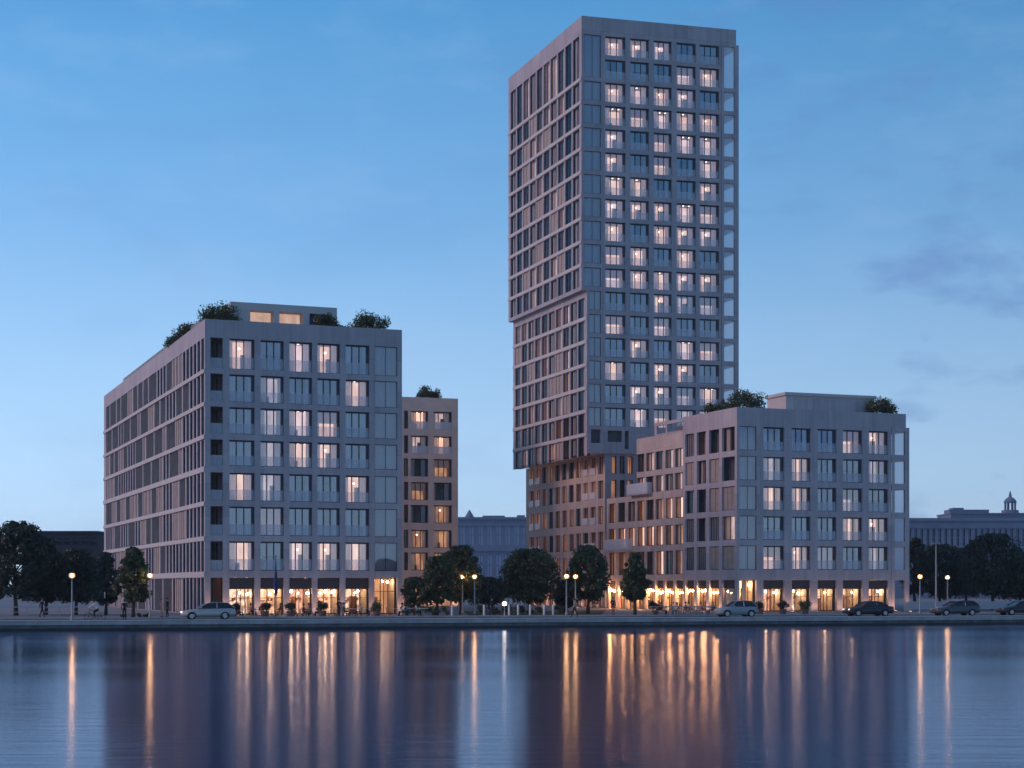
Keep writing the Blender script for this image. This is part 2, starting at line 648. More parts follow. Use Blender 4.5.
class Building:
    """local frame: x along the front from the near corner, y along the side (both outward faces look at -y / -x)"""

    def __init__(self, name, label, cat, px, Y, th, wth, group=None):
        self.root = thing(name, label, cat, ((px - 512) / FOC * Y, Y, 0), R(th), group)
        self.sk = -math.tan(R(wth - th))      # a side that is not quite square to the front
        self.wrot = R(wth - th)

    def grid(self, name, m, wall, s0, s1, z0, z1, openings, off=0.0, reveal=0.35, y0=0.0):
        """a wall with real openings and reveals. wall 'F': x=s, y=off inward; 'W': y=s, x=off inward; 'E': y=s, x=off outward is +"""
        b = MB()

        def P(s, z, d):
            if wall == 'F':
                return (s, off + d, z)
            if wall == 'W':
                return (off + d, s, z)
            return (off - d, s, z)
        ss = sorted(set([s0, s1] + [o[0] for o in openings] + [o[1] for o in openings]))
        zs = sorted(set([z0, z1] + [o[2] for o in openings] + [o[3] for o in openings]))
        ss = [s for s in ss if s0 - 1e-6 <= s <= s1 + 1e-6]
        for za, zb in zip(zs, zs[1:]):
            run = None
            for sa, sb in zip(ss, ss[1:]):
                cs, cz = (sa + sb) / 2, (za + zb) / 2
                hole = any(o[0] < cs < o[1] and o[2] < cz < o[3] for o in openings)
                if hole:
                    if run:
                        b.quad(P(run[0], za, 0), P(run[1], za, 0), P(run[1], zb, 0), P(run[0], zb, 0))
                    run = None
                else:
                    run = (run[0], sb) if run else (sa, sb)
            if run:
                b.quad(P(run[0], za, 0), P(run[1], za, 0), P(run[1], zb, 0), P(run[0], zb, 0))
        for a, c, e, f in openings:
            b.quad(P(a, e, 0), P(a, e, reveal), P(a, f, reveal), P(a, f, 0))
            b.quad(P(c, e, 0), P(c, f, 0), P(c, f, reveal), P(c, e, reveal))
            b.quad(P(a, e, 0), P(c, e, 0), P(c, e, reveal), P(a, e, reveal))
            b.quad(P(a, f, 0), P(a, f, reveal), P(c, f, reveal), P(c, f, 0))
        b.skew(self.sk)
        return b.build(name, m, self.root)

    def box(self, name, m, x0, x1, y0, y1, z0, z1, parent=None, skip=''):
        b = MB()
        b.box(x0, x1, y0, y1, z0, z1, 0, skip)
        b.skew(self.sk)
        return b.build(name, m, parent or self.root)

    def place(self, name, me, wall, s0, s1, z, off=0.0, parent=None):
        if wall == 'F':
            return link(name, me, self.root, (s0 + self.sk * off, off, z), 0.0)
        if wall == 'W':
            return link(name, me, self.root, (off + self.sk * s1, s1, z), R(-90) + self.wrot)
        return link(name, me, self.root, (off + self.sk * s0, s0, z), R(90) + self.wrot)


# --- a wide three-light window: local x across, y inward, z up from the sill
def front_window(bl, wall, s0, s1, z0, z1, off, level, seed, bal=True):
    w, h = round(s1 - s0, 2), round(z1 - z0, 2)
    var = seed % 6
    gname = getattr(bl, 'glass', 'glass')
    if level >= 2 and var == 5:
        var = 2
    ROOM = {0: 'room_dark', 1: 'room_lit_dim', 2: 'room_lit_pink', 3: 'room_lit_warm', 4: 'room_lit_orange', 5: 'room_brown'}[level]

    def body():
        b = MB()
        fw = 0.075
        b.box(0.004, fw, 0, 0.09, 0.004, h - 0.004)
        shade_jamb = w * .10  # wide dark strip stands in for the shade on the right jamb
        b.box(w - shade_jamb, w - 0.004, -.12, 0.09, 0.004, h - 0.004)
        b.box(fw, w - shade_jamb, 0, 0.09, 0.004, fw)
        b.box(fw, w - shade_jamb, 0, 0.09, h - fw * 2.0, h - 0.004)
        for k in (1, 2):
            b.box((w - w * .1) * k / 3 - .055, (w - w * .1) * k / 3 + .055, 0.0, 0.085, fw, h - fw * 2.0)
        D = 2.3
        # the room: back wall, sides, floor, ceiling
        b.quad((0.003, D, 0.003), (w - .003, D, 0.003), (w - .003, D, h - .003), (0.003, D, h - .003), 1)
        b.quad((0.003, .091, 0.003), (0.003, D, 0.003), (0.003, D, h - .003), (0.003, .091, h - .003), 2)
        b.quad((w - .003, .091, 0.003), (w - .003, D, 0.003), (w - .003, D, h - .003), (w - .003, .091, h - .003), 2)
        b.quad((0.003, .091, 0.003), (w - .003, .091, 0.003), (w - .003, D, 0.003), (0.003, D, 0.003), 2)
        b.quad((0.003, .091, h - .003), (w - .003, .091, h - .003), (w - .003, D, h - .003), (0.003, D, h - .003), 2)
        # furniture that reads as dark shapes low in the room
        if var == 1:
            b.box(w * .15, w * .55, 1.5, 2.1, .003, .8, 2)
        if var == 2:
            b.box(w * .62, w * .8, 1.6, 2.1, .003, 1.7, 2)
        if 2 <= level <= 4:
            if var in (4, 5):
                pass
            elif var in (0, 2):
                b.ball((w * .5, 1.1, h * .74), .13, 3, 8)
                b.box(w * .5 - .01, w * .5 + .01, 1.09, 1.11, h * .74 + .12, h - .01, 0)
            else:
                for k in (.2, .5, .8):
                    b.box(w * k - .09, w * k + .09, .75, .95, h - .10, h - .06, 3)
        if var == 4:
            b.quad((.05, .11, h * .52), (w - .2, .11, h * .52), (w - .2, .11, h - .1), (.05, .11, h - .1), 4)
        return b.mesh('window', ['frame_navy', ROOM, 'room_side' if level else 'room_dark', 'bulb', 'curtain_warm'])

    def pane():
        b = MB()
        b.quad((.07, .05, .07), (w - .07, .05, .07), (w - .07, .05, h - .1), (.07, .05, h - .1))
        return b.mesh('pane', [gname])

    def curt():
        b = MB()
        spans = {0: [(.04, .22), (.70, .89)], 1: [(.04, .27), (.76, .89)], 2: [(.04, .16), (.64, .89)], 3: [(.04, .27), (.64, .89)], 4: [(.04, .12)], 5: [(.04, .89)]}[var]
        for a, c in spans:
            n = max(4, int((c - a) * w / .09))
            for k in range(n):
                xa, xb = w * (a + (c - a) * k / n), w * (a + (c - a) * (k + 1) / n)
                ya, yb = .13 + .04 * (k % 2), .13 + .04 * ((k + 1) % 2)
                b.quad((xa, ya, .03), (xb, yb, .03), (xb, yb, h - .05), (xa, ya, h - .05))
        return b.mesh('curtain', ['curtain'])

    def balu():
        b = MB()
        hb = h * .40
        b.box(.03, w - .03, -.14, -.125, .06, hb)
        return b.mesh('balustrade', ['balustrade_glass'])
    W = bl.place('window', cached(('fw', w, h, level, var), body), wall, s0, s1, z0, off)
    link('pane', cached(('fp', w, h, gname), pane), W)
    link('curtain', cached(('fc', w, h, var), curt), W)
    if bal:
        link('balustrade', cached(('fb', w, h), balu), W)
    return W


# --- slim side window, two lights, shallow room
def slim_window(bl, wall, s0, s1, z0, z1, off, kind, seed, name='side_window', into=None):
    w, h = round(s1 - s0, 2), round(z1 - z0, 2)
    var = seed % 3

    def body():
        b = MB()
        fw = 0.07
        fm = 0
        b.box(0.004, fw, 0, 0.08, 0.004, h - 0.004, fm)
        b.box(w - fw, w - 0.004, 0, 0.08, 0.004, h - 0.004, fm)
        b.box(fw, w - fw, 0, 0.08, 0.004, fw, fm)
        b.box(fw, w - fw, 0, 0.08, h - fw, h - 0.004, fm)
        D = .62
        room = {'dark': 'room_grey', 'brown': 'room_brown', 'orange': 'room_lit_orange', 'warm': 'room_lit_warm', 'dim': 'room_lit_dim', 'beige': 'panel_beige', 'slat': 'panel_dark'}[kind]
        if kind == 'beige':
            b.quad((fw, -.06, fw), (w - fw, -.06, fw), (w - fw, -.06, h - fw), (fw, -.06, h - fw), 1)
            n_ = max(2, int(w / .9))
            for k in range(1, n_):
                b.box(w * k / n_ - .03, w * k / n_ + .03, -.12, -.062, fw, h - fw, 1)
        elif kind == 'slat':
            b.quad((fw, .06, fw), (w - fw, .06, fw), (w - fw, .06, h - fw), (fw, .06, h - fw), 1)
            n_ = max(3, int(w / .5))
            for k in range(1, n_):
                b.box(w * k / n_ - .04, w * k / n_ + .04, -.08, .058, fw, h - fw, 1)
        else:
            b.quad((.003, D, .003), (w - .003, D, .003), (w - .003, D, h - .003), (.003, D, h - .003), 1)
            for xx in (.003, w - .003):
                b.quad((xx, .081, .003), (xx, D, .003), (xx, D, h - .003), (xx, .081, h - .003), 2)
            for zz in (.003, h - .003):
                b.quad((.003, .081, zz), (w - .003, .081, zz), (w - .003, D, zz), (.003, D, zz), 2)
            if var != 2:
                b.box(w * .5 - .035, w * .5 + .035, 0, .075, fw, h - fw, 0)
            if var != 1:
                a, c = ((.08, .42) if var == 0 else (.5, .92))
                n = 5
                for k in range(n):
                    xa, xb = w * (a + (c - a) * k / n), w * (a + (c - a) * (k + 1) / n)
                    b.quad((xa, .2 + .05 * (k % 2), .03), (xb, .2 + .05 * ((k + 1) % 2), .03), (xb, .2 + .05 * ((k + 1) % 2), h - .05), (xa, .2 + .05 * (k % 2), h - .05), 3)
            b.quad((fw, .04, fw), (w - fw, .04, fw), (w - fw, .04, h - fw), (fw, .04, h - fw), 4)
        return b.mesh(name, ['frame_brown' if kind in ('brown', 'orange', 'warm') else 'frame_navy', room, 'room_brown' if kind != 'dark' else 'room_grey', 'curtain_warm', 'glass_side'])
    me = cached(('sw', w, h, kind, var, name), body)
    if into is not None:
        into.append((me, wall, s0, s1, z0, off))
        return None
    return bl.place(name, me, wall, s0, s1, z0, off)


def merge_rest(bl, name, items):
    """what is past the first hundred of one kind on one building: one part"""
    if not items:
        return
    vs, fs, ms, mats = [], [], [], []
    for me, wall, s0, s1, z0, off in items:
        if wall == 'W':
            M = Matrix.Translation((off + bl.sk * s1, s1, z0)) @ Matrix.Rotation(R(-90) + bl.wrot, 4, 'Z')
        else:
            M = Matrix.Translation((s0, off, z0))
        n = len(vs)
        vs += [tuple(M @ v.co) for v in me.vertices]
        mi = []
        for m in me.materials:
            if m not in mats:
                mats.append(m)
            mi.append(mats.index(m))
        for p in me.polygons:
            fs.append(tuple(n + i for i in p.vertices))
            ms.append(mi[p.material_index])
    me = bpy.data.meshes.new(name)
    me.from_pydata(vs, [], fs)
    for m in mats:
        me.materials.append(m)
    me.polygons.foreach_set('material_index', ms)
    me.update()
    o = link(name, me, bl.root)
    o['kind'] = 'stuff'


def corner_window(bl, s0, s1, z0, z1, off):
    """pale glazed corner bay: obscure glass in front of a drawn curtain"""
    w, h = round(s1 - s0, 2), round(z1 - z0, 2)

    def body():
        b = MB()
        fw = .06
        for x0, x1, za, zb in ((.004, fw, .004, h - .004), (w - fw, w - .004, .004, h - .004), (fw, w - fw, .004, fw), (fw, w - fw, h - fw, h - .004)):
            b.box(x0, x1, 0, .07, za, zb)
        b.quad((.003, .34, .003), (w - .003, .34, .003), (w - .003, .34, h - .003), (.003, .34, h - .003), 1)
        n = max(6, int(w * .55 / .1))
        x_a = w * (.12 if w > 2.2 else .3)
        for k in range(n):
            xa, xb = x_a + w * .5 * k / n, x_a + w * .5 * (k + 1) / n
            b.quad((xa, .2 + .06 * (k % 2), .03), (xb, .2 + .06 * ((k + 1) % 2), .03), (xb, .2 + .06 * ((k + 1) % 2), h - .05), (xa, .2 + .06 * (k % 2), h - .05), 2)
        return b.mesh('corner_window', ['frame_navy', 'room_pale', 'curtain'])

    def pane():
        b = MB()
        b.quad((.06, .03, .06), (w - .06, .03, .06), (w - .06, .03, h - .06), (.06, .03, h - .06))
        b.box(w * .5 - .03, w * .5 + .03, .02, .06, .06, h - .06, 1)
        return b.mesh('pane', ['glass_corner', 'frame_navy'])
    W = bl.place('corner_window', cached(('cw', w, h), body), 'F', s0, s1, z0, off)
    link('pane', cached(('cp', w, h), pane), W)


def loggia_glass(bl, s0, s1, rows, off=.1):
    for z0, z1 in rows:
        b = MB()
        b.quad((s0 + .01, off, z0 + .01), (s1 - .01, off, z0 + .01), (s1 - .01, off, z1 - .01), (s0 + .01, off, z1 - .01))
        b.box(s0 + .005, s0 + .06, off - .03, off + .03, z0 + .01, z1 - .01, 1)
        b.box(s1 - .06, s1 - .005, off - .03, off + .03, z0 + .01, z1 - .01, 1)
        b.build('loggia_pane', ['loggia_glass', 'frame_navy'], bl.root)


def loggia_stack(bl, m, x0, x1, ydepth, rows, ztop, bal_wall=True, zbot=0.0):
    """open corner balconies: slabs, inner walls; you can look out through the side"""
    b = MB()
    zs = [zbot] + sorted(z for r in rows for z in r) + [ztop]
    for (za, zb) in rows:
        b.quad((x0, .0, za - .01), (x1, .0, za - .01), (x1, ydepth, za - .01), (x0, ydepth, za - .01))
        b.quad((x0, .0, zb + .01), (x1, .0, zb + .01), (x1, ydepth, zb + .01), (x0, ydepth, zb + .01))
    lo, hi = min(r[0] for r in rows), max(r[1] for r in rows)
    xi = x0 if bl.inner_left else x1
    b.quad((xi, .0, lo), (xi, ydepth, lo), (xi, ydepth, hi), (xi, .0, hi))
    b.quad((x0, ydepth, lo), (x1, ydepth, lo), (x1, ydepth, hi), (x0, ydepth, hi))
    b.skew(bl.sk)
    return b.build('loggia', m, bl.root)


def shop_bay(bl, wall, s0, s1, ztop, zfas, off, lit='shop_lit', seed=0, fascia=True):
    """a lit shop between two columns: room, frame, shelves and lamps, with its dark fascia and panes"""
    w, h = round(s1 - s0, 2), ztop
    r2 = random.Random(seed)
    D = 3.6 if wall == 'F' else 1.5
    b = MB()
    b.quad((0.003, D, 0.02), (w - .003, D, 0.02), (w - .003, D, h), (0.003, D, h), 1)
    for xx in (.003, w - .003):
        b.quad((xx, .9, .02), (xx, D, .02), (xx, D, h), (xx, .9, h), 2)
    b.quad((.003, .9, .02), (w - .003, .9, .02), (w - .003, D, .02), (.003, D, .02), 3)
    b.quad((.003, .3, h), (w - .003, .3, h), (w - .003, D, h), (.003, D, h), 2)
    fh = zfas if fascia else h - .02
    for xx in (0.005, w / 3, 2 * w / 3, w - .085):
        b.box(xx, xx + .08, .8, .9, .02, fh, 0)
    b.box(.085, w - .085, .8, .9, fh - .08, fh, 0)
    if w > 2.1:
        b.box(.085, w - .085, .8, .88, .02, .1, 0)
        b.box(.085, w * (1 if seed % 3 else .66) - .085, .805, .885, fh * .62, fh * .62 + .06, 0)
        if seed % 2:
            b.box(w * .5 - .03, w * .5 + .03, .806, .884, .1, fh - .08, 0)
    o = bl.place('shop_front', b.mesh('shop_front', ['frame_brown', lit, 'room_side', 'wood']), wall, s0, s1, 0.0, off)
    p = MB()
    p.quad((.085, .85, .02), (w - .085, .85, .02), (w - .085, .85, fh - .08), (.085, .85, fh - .08))
    p.build('pane', 'glass_shop', o)
    if fascia:
        f = MB()
        f.box(.004, w - .004, .30, .40, zfas, h - .004)
        f.build('fascia_panel', 'fascia', o)
    s = MB()
    for k in range(r2.randint(1, 2)):
        x0 = r2.uniform(.1, w * .6)
        s.box(x0, x0 + r2.uniform(.3, .8), D * .66, D * .8, .02, r2.uniform(.9, 1.9))
    s.box(.1, w * r2.uniform(.4, .9), D - .35, D - .08, 1.35, 1.42)
    for k in range(5):
        x0 = r2.uniform(.1, w - .3)
        s.box(x0, x0 + .16, D - .3, D - .12, 1.421, 1.42 + r2.uniform(.1, .35))
    s.build('shelf', 'wood', o)
    if wall == 'F':
        dl = MB()
        for k in (.25, .75):
            dl.lathe([(.10, h - .012), (.001, h - .012)], 10, 0, (w * k, .6, 0))
            dl.lathe([(.13, h - .002), (.13, h - .03), (.10, h - .03), (.10, h - .012)], 10, 1, (w * k, .6, 0))
        dl.build('added_downlight', ['added_downlight', 'metal_dark'], o)
    l = MB()
    for k in range(3):
        l.ball((w * (k + .5) / 3 + r2.uniform(-.15, .15), r2.uniform(1.0, D * .7) if wall == 'F' else .5, min(fh, h) - r2.uniform(.25, .6)), .09 + .05 * r2.random(), 0, 8)
    l.build('pendant_light', 'shop_bulb' if wall == 'F' else 'wing_streak_bulb', o, True)  # side bays: lamps added outside the glass to strengthen streaks on the water
    return o


# ================================================================== LEFT BLOCK
LB = Building('apartment_block', 'pale seven storey block on the left, long slatted side and lit penthouse on its roof', 'apartment block', 205, 170, 21.1, 21.1)
LB.inner_left = False
W, D, TOP = 20.6, 74.2, 29.6
tops = [27.8, 24.2, 20.9, 17.6, 14.3, 10.9, 7.4]
hts = [3.05, 2.75, 2.7, 2.6, 2.8, 2.9, 2.95]
rows = [(round(t - h, 2), t) for t, h in zip(tops, hts)]
bays = [(0.55, 1.81), (2.46, 5.03), (5.63, 8.04), (8.61, 11.0), (11.55, 13.93), (14.52, 17.08), (17.62, 20.1)]
GT, GF = 3.74, 2.66
ops = [(a, c, z0, z1) for (a, c) in bays for (z0, z1) in rows] + [(a, c, 0.0, GT) for a, c in bays]
LB.grid('wall', 'concrete', 'F', 0, W, 0, TOP, ops)
lit = ['30230', '01003', '01230', '01330', '31003', '01000', '30233']
k = 0
for r, (z0, z1) in enumerate(rows):
    for c in range(1, 6):
        a, e = bays[c]
        front_window(LB, 'F', a, e, z0, z1, .35, int(lit[r][c - 1]), (r * 7 + c * 5 + (r * c) % 4))
    corner_window(LB, bays[6][0], bays[6][1], z0, z1, .12)
loggia_stack(LB, 'concrete', .3, 2.2, 2.4, rows, TOP)
for (z0, z1) in rows:
    b = MB()
    b.box(.57, 1.79, .1, .115, z0 + .02, z0 + 1.05)
    b.build('balustrade', 'balustrade_glass', LB.root)
    b = MB()
    for xx in (.75, 1.2, 1.6):
        b.box(xx, xx + .09, 2.30, 2.38, z0 + .01, z1 - .2)
    b.box(.6, 1.78, 2.36, 2.395, z0 + .01, z1 - .1, 1)
    b.build('balcony_door', ['frame_navy', 'room_brown'], LB.root)
for c in range(1, 6):
    shop_bay(LB, 'F', bays[c][0], bays[c][1], GT, GF, .0, ['shop_lit', 'shop_white', 'shop_lit', 'shop_rose'][c % 4], c)
shop_bay(LB, 'F', bays[6][0], bays[6][1], GT, GF, .0, 'room_lit_orange', 77, fascia=False)
b = MB()
b.quad((.3, 3.0, 0.02), (2.2, 3.0, .02), (2.2, 3.0, GT), (.3, 3.0, GT))
for xx in (.75, 1.35):
    b.box(xx, xx + .12, 2.85, 2.95, .02, GT - .02, 1)
b.build('entrance_recess', ['room_brown', 'metal_grey'], LB.root)
# long side: bands, fins and infill
rr = random.Random(5)
plan = []
pitch = 2.06
nmod = int((D - 1.2) / pitch)
for r in range(len(rows) + 1):
    z0, z1 = (rows[r][0] - .1, tops[r] + .02) if r < len(rows) else (.05, 3.72)
    i = 0
    while i < nmod:
        kk = rr.choice(['slat', 'slat', 'dark', 'beige', 'slat', 'beige']) if i > 3 else 'dark'
        n = rr.randint(2, 3) if kk != 'beige' else rr.randint(1, 2)
        if r == len(rows) and rr.random() < .3:
            kk, n = 'orange', 1
        n = min(n, nmod - i)
        s = .55 + i * pitch
        if kk in ('slat', 'beige'):
            plan.append((round(s, 2), round(s + n * pitch - .55, 2), round(z0, 2), round(z1, 2), kk, 0))
        else:
            for j in range(n):
                plan.append((round(s + j * pitch, 2), round(s + j * pitch + 1.5, 2), round(z0, 2), round(z1, 2), kk, i + j + r))
        i += n
LB.grid('side_wall', 'concrete', 'W', 0, D, 0, TOP, [p[:4] for p in plan], reveal=.2)
plan.sort(key=lambda p: p[0])
rest = []
for n, (s0, s1, z0, z1, kk, sd) in enumerate(plan):
    slim_window(LB, 'W', s0, s1, z0, z1, .12, kk, sd, into=None if n < 100 else rest)
merge_rest(LB, 'side_window', rest)
b = MB()
for r in range(len(rows)):
    zb = rows[r][0] - .12
    zt = tops[r + 1] + .04 if r + 1 < len(rows) else GT + .02
    b.box(-.12, .0, .02, D, zt, zb)
b.build('floor_band', 'concrete_pale', LB.root)
b = MB()
b.quad((0, D, 0), (W, D, 0), (W, D, TOP), (0, D, TOP))
b.quad((W, 0, 0), (W, D, 0), (W, D, TOP), (W, 0, TOP))
b.build('rear_wall', 'concrete', LB.root)
b = MB()
b.quad((.3, .3, TOP - .5), (W - .3, .3, TOP - .5), (W - .3, D - .3, TOP - .5), (.3, D - .3, TOP - .5))
for x0, x1, y0, y1 in ((0.003, .3, 0.003, D - .003), (W - .3, W - .003, 0.003, D - .003), (.3, W - .3, 0.003, .3), (.3, W - .3, D - .3, D - .003)):
    b.box(x0, x1, y0, y1, TOP - .6, TOP + .02)
roof = b.build('roof', 'concrete', LB.root)
# roof terrace: low screen along the side, penthouse set back
b = MB()
b.box(.9, 1.0, 6.0, 62.0, TOP - .5, TOP + 1.1)
b.build('roof_screen', 'panel_dark', LB.root)
px0, px1, py0, pz = 3.3, 14.56, 3.5, 32.1
pops = [(5.35, 7.8, TOP - .3, 31.35), (8.4, 10.9, TOP - .3, 31.35), (11.6, 14.0, TOP - .3, 31.35)]
pent = LB.grid('penthouse', 'concrete_pale', 'F', px0, px1, TOP - .5, pz, pops, off=py0, reveal=.5)
b = MB()
b.quad((px0, py0, TOP - .5), (px0, 60, TOP - .5), (px0, 60, pz), (px0, py0, pz))
b.quad((px1, py0, TOP - .5), (px1, 60, TOP - .5), (px1, 60, pz), (px1, py0, pz))
b.quad((px0, py0, pz), (px1, py0, pz), (px1, 60, pz), (px0, 60, pz))
b.quad((px0, 60, TOP - .5), (px1, 60, TOP - .5), (px1, 60, pz), (px0, 60, pz))
b.build('penthouse_wall', 'concrete_pale', pent)
b = MB()
for i, o in enumerate(pops):
    b.quad((o[0], py0 + 1.4, o[2]), (o[1], py0 + 1.4, o[2]), (o[1], py0 + 1.4, o[3]), (o[0], py0 + 1.4, o[3]), 0 if i < 2 else 1)
    b.quad((o[0], py0 + .5, o[3]), (o[1], py0 + .5, o[3]), (o[1], py0 + 1.4, o[3]), (o[0], py0 + 1.4, o[3]), 2)
    b.quad((o[0], py0 + .5, o[2]), (o[0], py0 + 1.4, o[2]), (o[0], py0 + 1.4, o[3]), (o[0], py0 + .5, o[3]), 2)
    b.quad((o[1], py0 + .5, o[2]), (o[1], py0 + 1.4, o[2]), (o[1], py0 + 1.4, o[3]), (o[1], py0 + .5, o[3]), 2)
b.build('lit_recess', ['room_lit_soft', 'room_dark', 'room_side'], pent)

def added_uplights_side(bl, ys, x=-.85):
    for y in ys:
        b = MB()
        b.lathe([(.13, .03), (.001, .03)], 10, 0, (x + bl.sk * y, y, 0))
        b.lathe([(.17, -.01), (.17, .035), (.13, .035), (.13, .03)], 10, 1, (x + bl.sk * y, y, 0))
        b.build('uplight', ['uplight', 'metal_dark'], bl.root)


def added_uplights(bl, xs, y=-.85):
    for x in xs:
        b = MB()
        b.lathe([(.13, .03), (.001, .03)], 10, 0, (x + bl.sk * y, y, 0))
        b.lathe([(.17, -.01), (.17, .035), (.13, .035), (.13, .03)], 10, 1, (x + bl.sk * y, y, 0))
        b.build('uplight', ['uplight', 'metal_dark'], bl.root)


added_uplights(LB, [.25, 2.15, 5.33, 8.32, 11.28, 14.22, 17.34, 20.3])

# ================================================================== REAR BLOCK behind the left block
RB = Building('apartment_house', 'slim warmly lit apartment house with white balconies behind the left block', 'apartment block', 396, 237, 18, 19)
RB.inner_left = False
RB.glass = 'glass_side'
W2, D2, TOP2 = 9.0, 20.0, 29.3
tops2 = [27.4, 23.95, 20.75, 17.45, 14.25, 10.75, 7.6]
rows2 = [(round(t - 2.5, 2), t) for t in tops2]
bays2 = [(1.15, 1.75), (2.15, 4.65), (5.45, 8.1)]
ops2 = [(a, c, z0, z1) for a, c in bays2 for z0, z1 in rows2] + [(a, c, .05, 3.6) for a, c in bays2]
mat('concrete_rose_lit', (0.76, 0.58, 0.49), 0.8, var=0.12, vscale=0.4)  # rose tone carries the warm courtyard light falling on this front
RB.grid('wall', 'concrete_rose_lit', 'F', 0, W2, 0, TOP2, ops2, reveal=.45)
lit2 = ['31', '13', '54', '45', '54', '44', '44']
for r, (z0, z1) in enumerate(rows2):
    slim_window(RB, 'F', 1.15, 1.75, z0, z1, .35, 'brown', r)
    for c in (1, 2):
        wn_ = front_window(RB, 'F', bays2[c][0], bays2[c][1], z0, z1, .45, int(lit2[r][c - 1]), r + c, bal=False)
        if r < 2:
            b = MB()
            b.box(.02, bays2[c][1] - bays2[c][0] - .02, -.4, -.37, .02, 1.05)
            b.build('balustrade', 'balustrade_white', wn_)
for a, c in bays2[1:]:
    slim_window(RB, 'F', a, c, .05, 3.6, .3, 'orange', 1)
slim_window(RB, 'F', 1.15, 1.75, .05, 3.6, .3, 'brown', 1)
b = MB()
b.quad((0, 0, 0), (0, D2, 0), (0, D2, TOP2), (0, 0, TOP2))
b.quad((W2, 0, 0), (W2, D2, 0), (W2, D2, TOP2), (W2, 0, TOP2))
b.quad((0, D2, 0), (W2, D2, 0), (W2, D2, TOP2), (0, D2, TOP2))
b.build('side_wall', 'concrete_rose_lit', RB.root)
RB.box('roof', 'concrete_rose_lit', 0.003, W2 - .003, 0.003, D2 - .003, TOP2 - .3, TOP2 + .02)

added_uplights(RB, [1.95, 5.05, 8.5])
# ================================================================== TOWER
TB = Building('residential_tower', 'tall gridded apartment tower with two cantilevered steps, highest building in view', 'tower', 581.6, 223, 15.3, 19.3)
TB.inner_left = True
W, D, TOP = 22.15, 29.14, 77.7
ZM, ZB, MX, BX, BY = 41.75, 20.35, 0.74, 3.35, 0.3
tt = [round(75.34 - 3.058 * i, 2) for i in range(17)]
TH = 2.5
trow = [(round(t - TH, 2), t) for t in tt]
tb = [(3.26, 6.1), (6.75, 9.39), (10.05, 12.6), (13.28, 16.03), (16.57, 19.38)]
logg = (20.02, 21.45)
# corner glass bay: the top two rows joined
cor_up = [(trow[1][0], trow[0][1])] + trow[2:11]
cor_lo = trow[11:]
log_rows = [(trow[1][0], trow[0][1])] + trow[2:]
up = [(a, c, z0, z1) for a, c in tb for z0, z1 in trow[:11]] + [(.33, 2.68, z0, z1) for z0, z1 in cor_up] + [(logg[0], logg[1], z0, z1) for z0, z1 in log_rows if z0 > ZM]
TB.grid('wall', 'concrete_tower', 'F', 0, 19.66, ZM, TOP - 2.05, [o for o in up if o[1] < 20], off=0)
TB.grid('parapet', 'concrete_tower', 'F', 0, W - .35, TOP - 2.05, TOP, [], off=0)
b_ops_lo = [(a, c, z0, z1) for a, c in tb for z0, z1 in trow[11:]] + [(1.05, 2.68, z0, z1) for z0, z1 in cor_lo]
b_ops_lo += [(1.3, 2.6, 21.7, 23.5), (3.6, 5.6, 21.9, 23.4), (6.0, 6.55, 21.0, 23.4)]
TB.grid('wall', 'concrete_tower', 'F', MX, 19.66, ZB, ZM, b_ops_lo, off=0)
# the open corner on the right: slim posts and beams standing a little proud
TB.grid('loggia_frame', 'concrete_tower', 'F', 19.66, W, ZB, TOP - 2.05, [(logg[0], logg[1] + .1, z0, z1) for z0, z1 in log_rows], off=-.06, reveal=.3)
TB.grid('loggia_frame', 'concrete_tower', 'E', -.06, 5.0, ZB, TOP - 2.05, [(.5, 4.5, z0, z1) for z0, z1 in log_rows], off=W, reveal=.3)
loggia_stack(TB, 'concrete_tower', 19.7, W - .02, 5.0, log_rows, TOP)
loggia_glass(TB, logg[0], logg[1] + .1, log_rows)
tl = ['33300', '00033', '32320', '33333', '30332', '30303', '33003', '23323', '30333', '33030', '33333', '00311', '30200', '03033', '30330', '02313', '02313']
for r, (z0, z1) in enumerate(trow):
    for c, (a, e) in enumerate(tb):
        lv = int(tl[r][c])
        if lv == 3 and (r + 2 * c) % 3 == 1:
            lv = 2
        front_window(TB, 'F', a, e, z0, z1, .32, lv, (r * 7 + c * 11 + (r * r + c * 3) % 5))
for z0, z1 in cor_up:
    corner_window(TB, .33, 2.68, z0, z1, .12)
for z0, z1 in cor_lo:
    corner_window(TB, 1.05, 2.68, z0, z1, .12)
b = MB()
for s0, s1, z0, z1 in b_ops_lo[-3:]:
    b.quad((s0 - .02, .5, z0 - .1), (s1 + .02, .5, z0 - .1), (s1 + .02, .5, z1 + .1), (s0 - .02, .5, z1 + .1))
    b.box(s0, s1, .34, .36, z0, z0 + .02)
b.build('dark_recess', 'room_grey', TB.root)
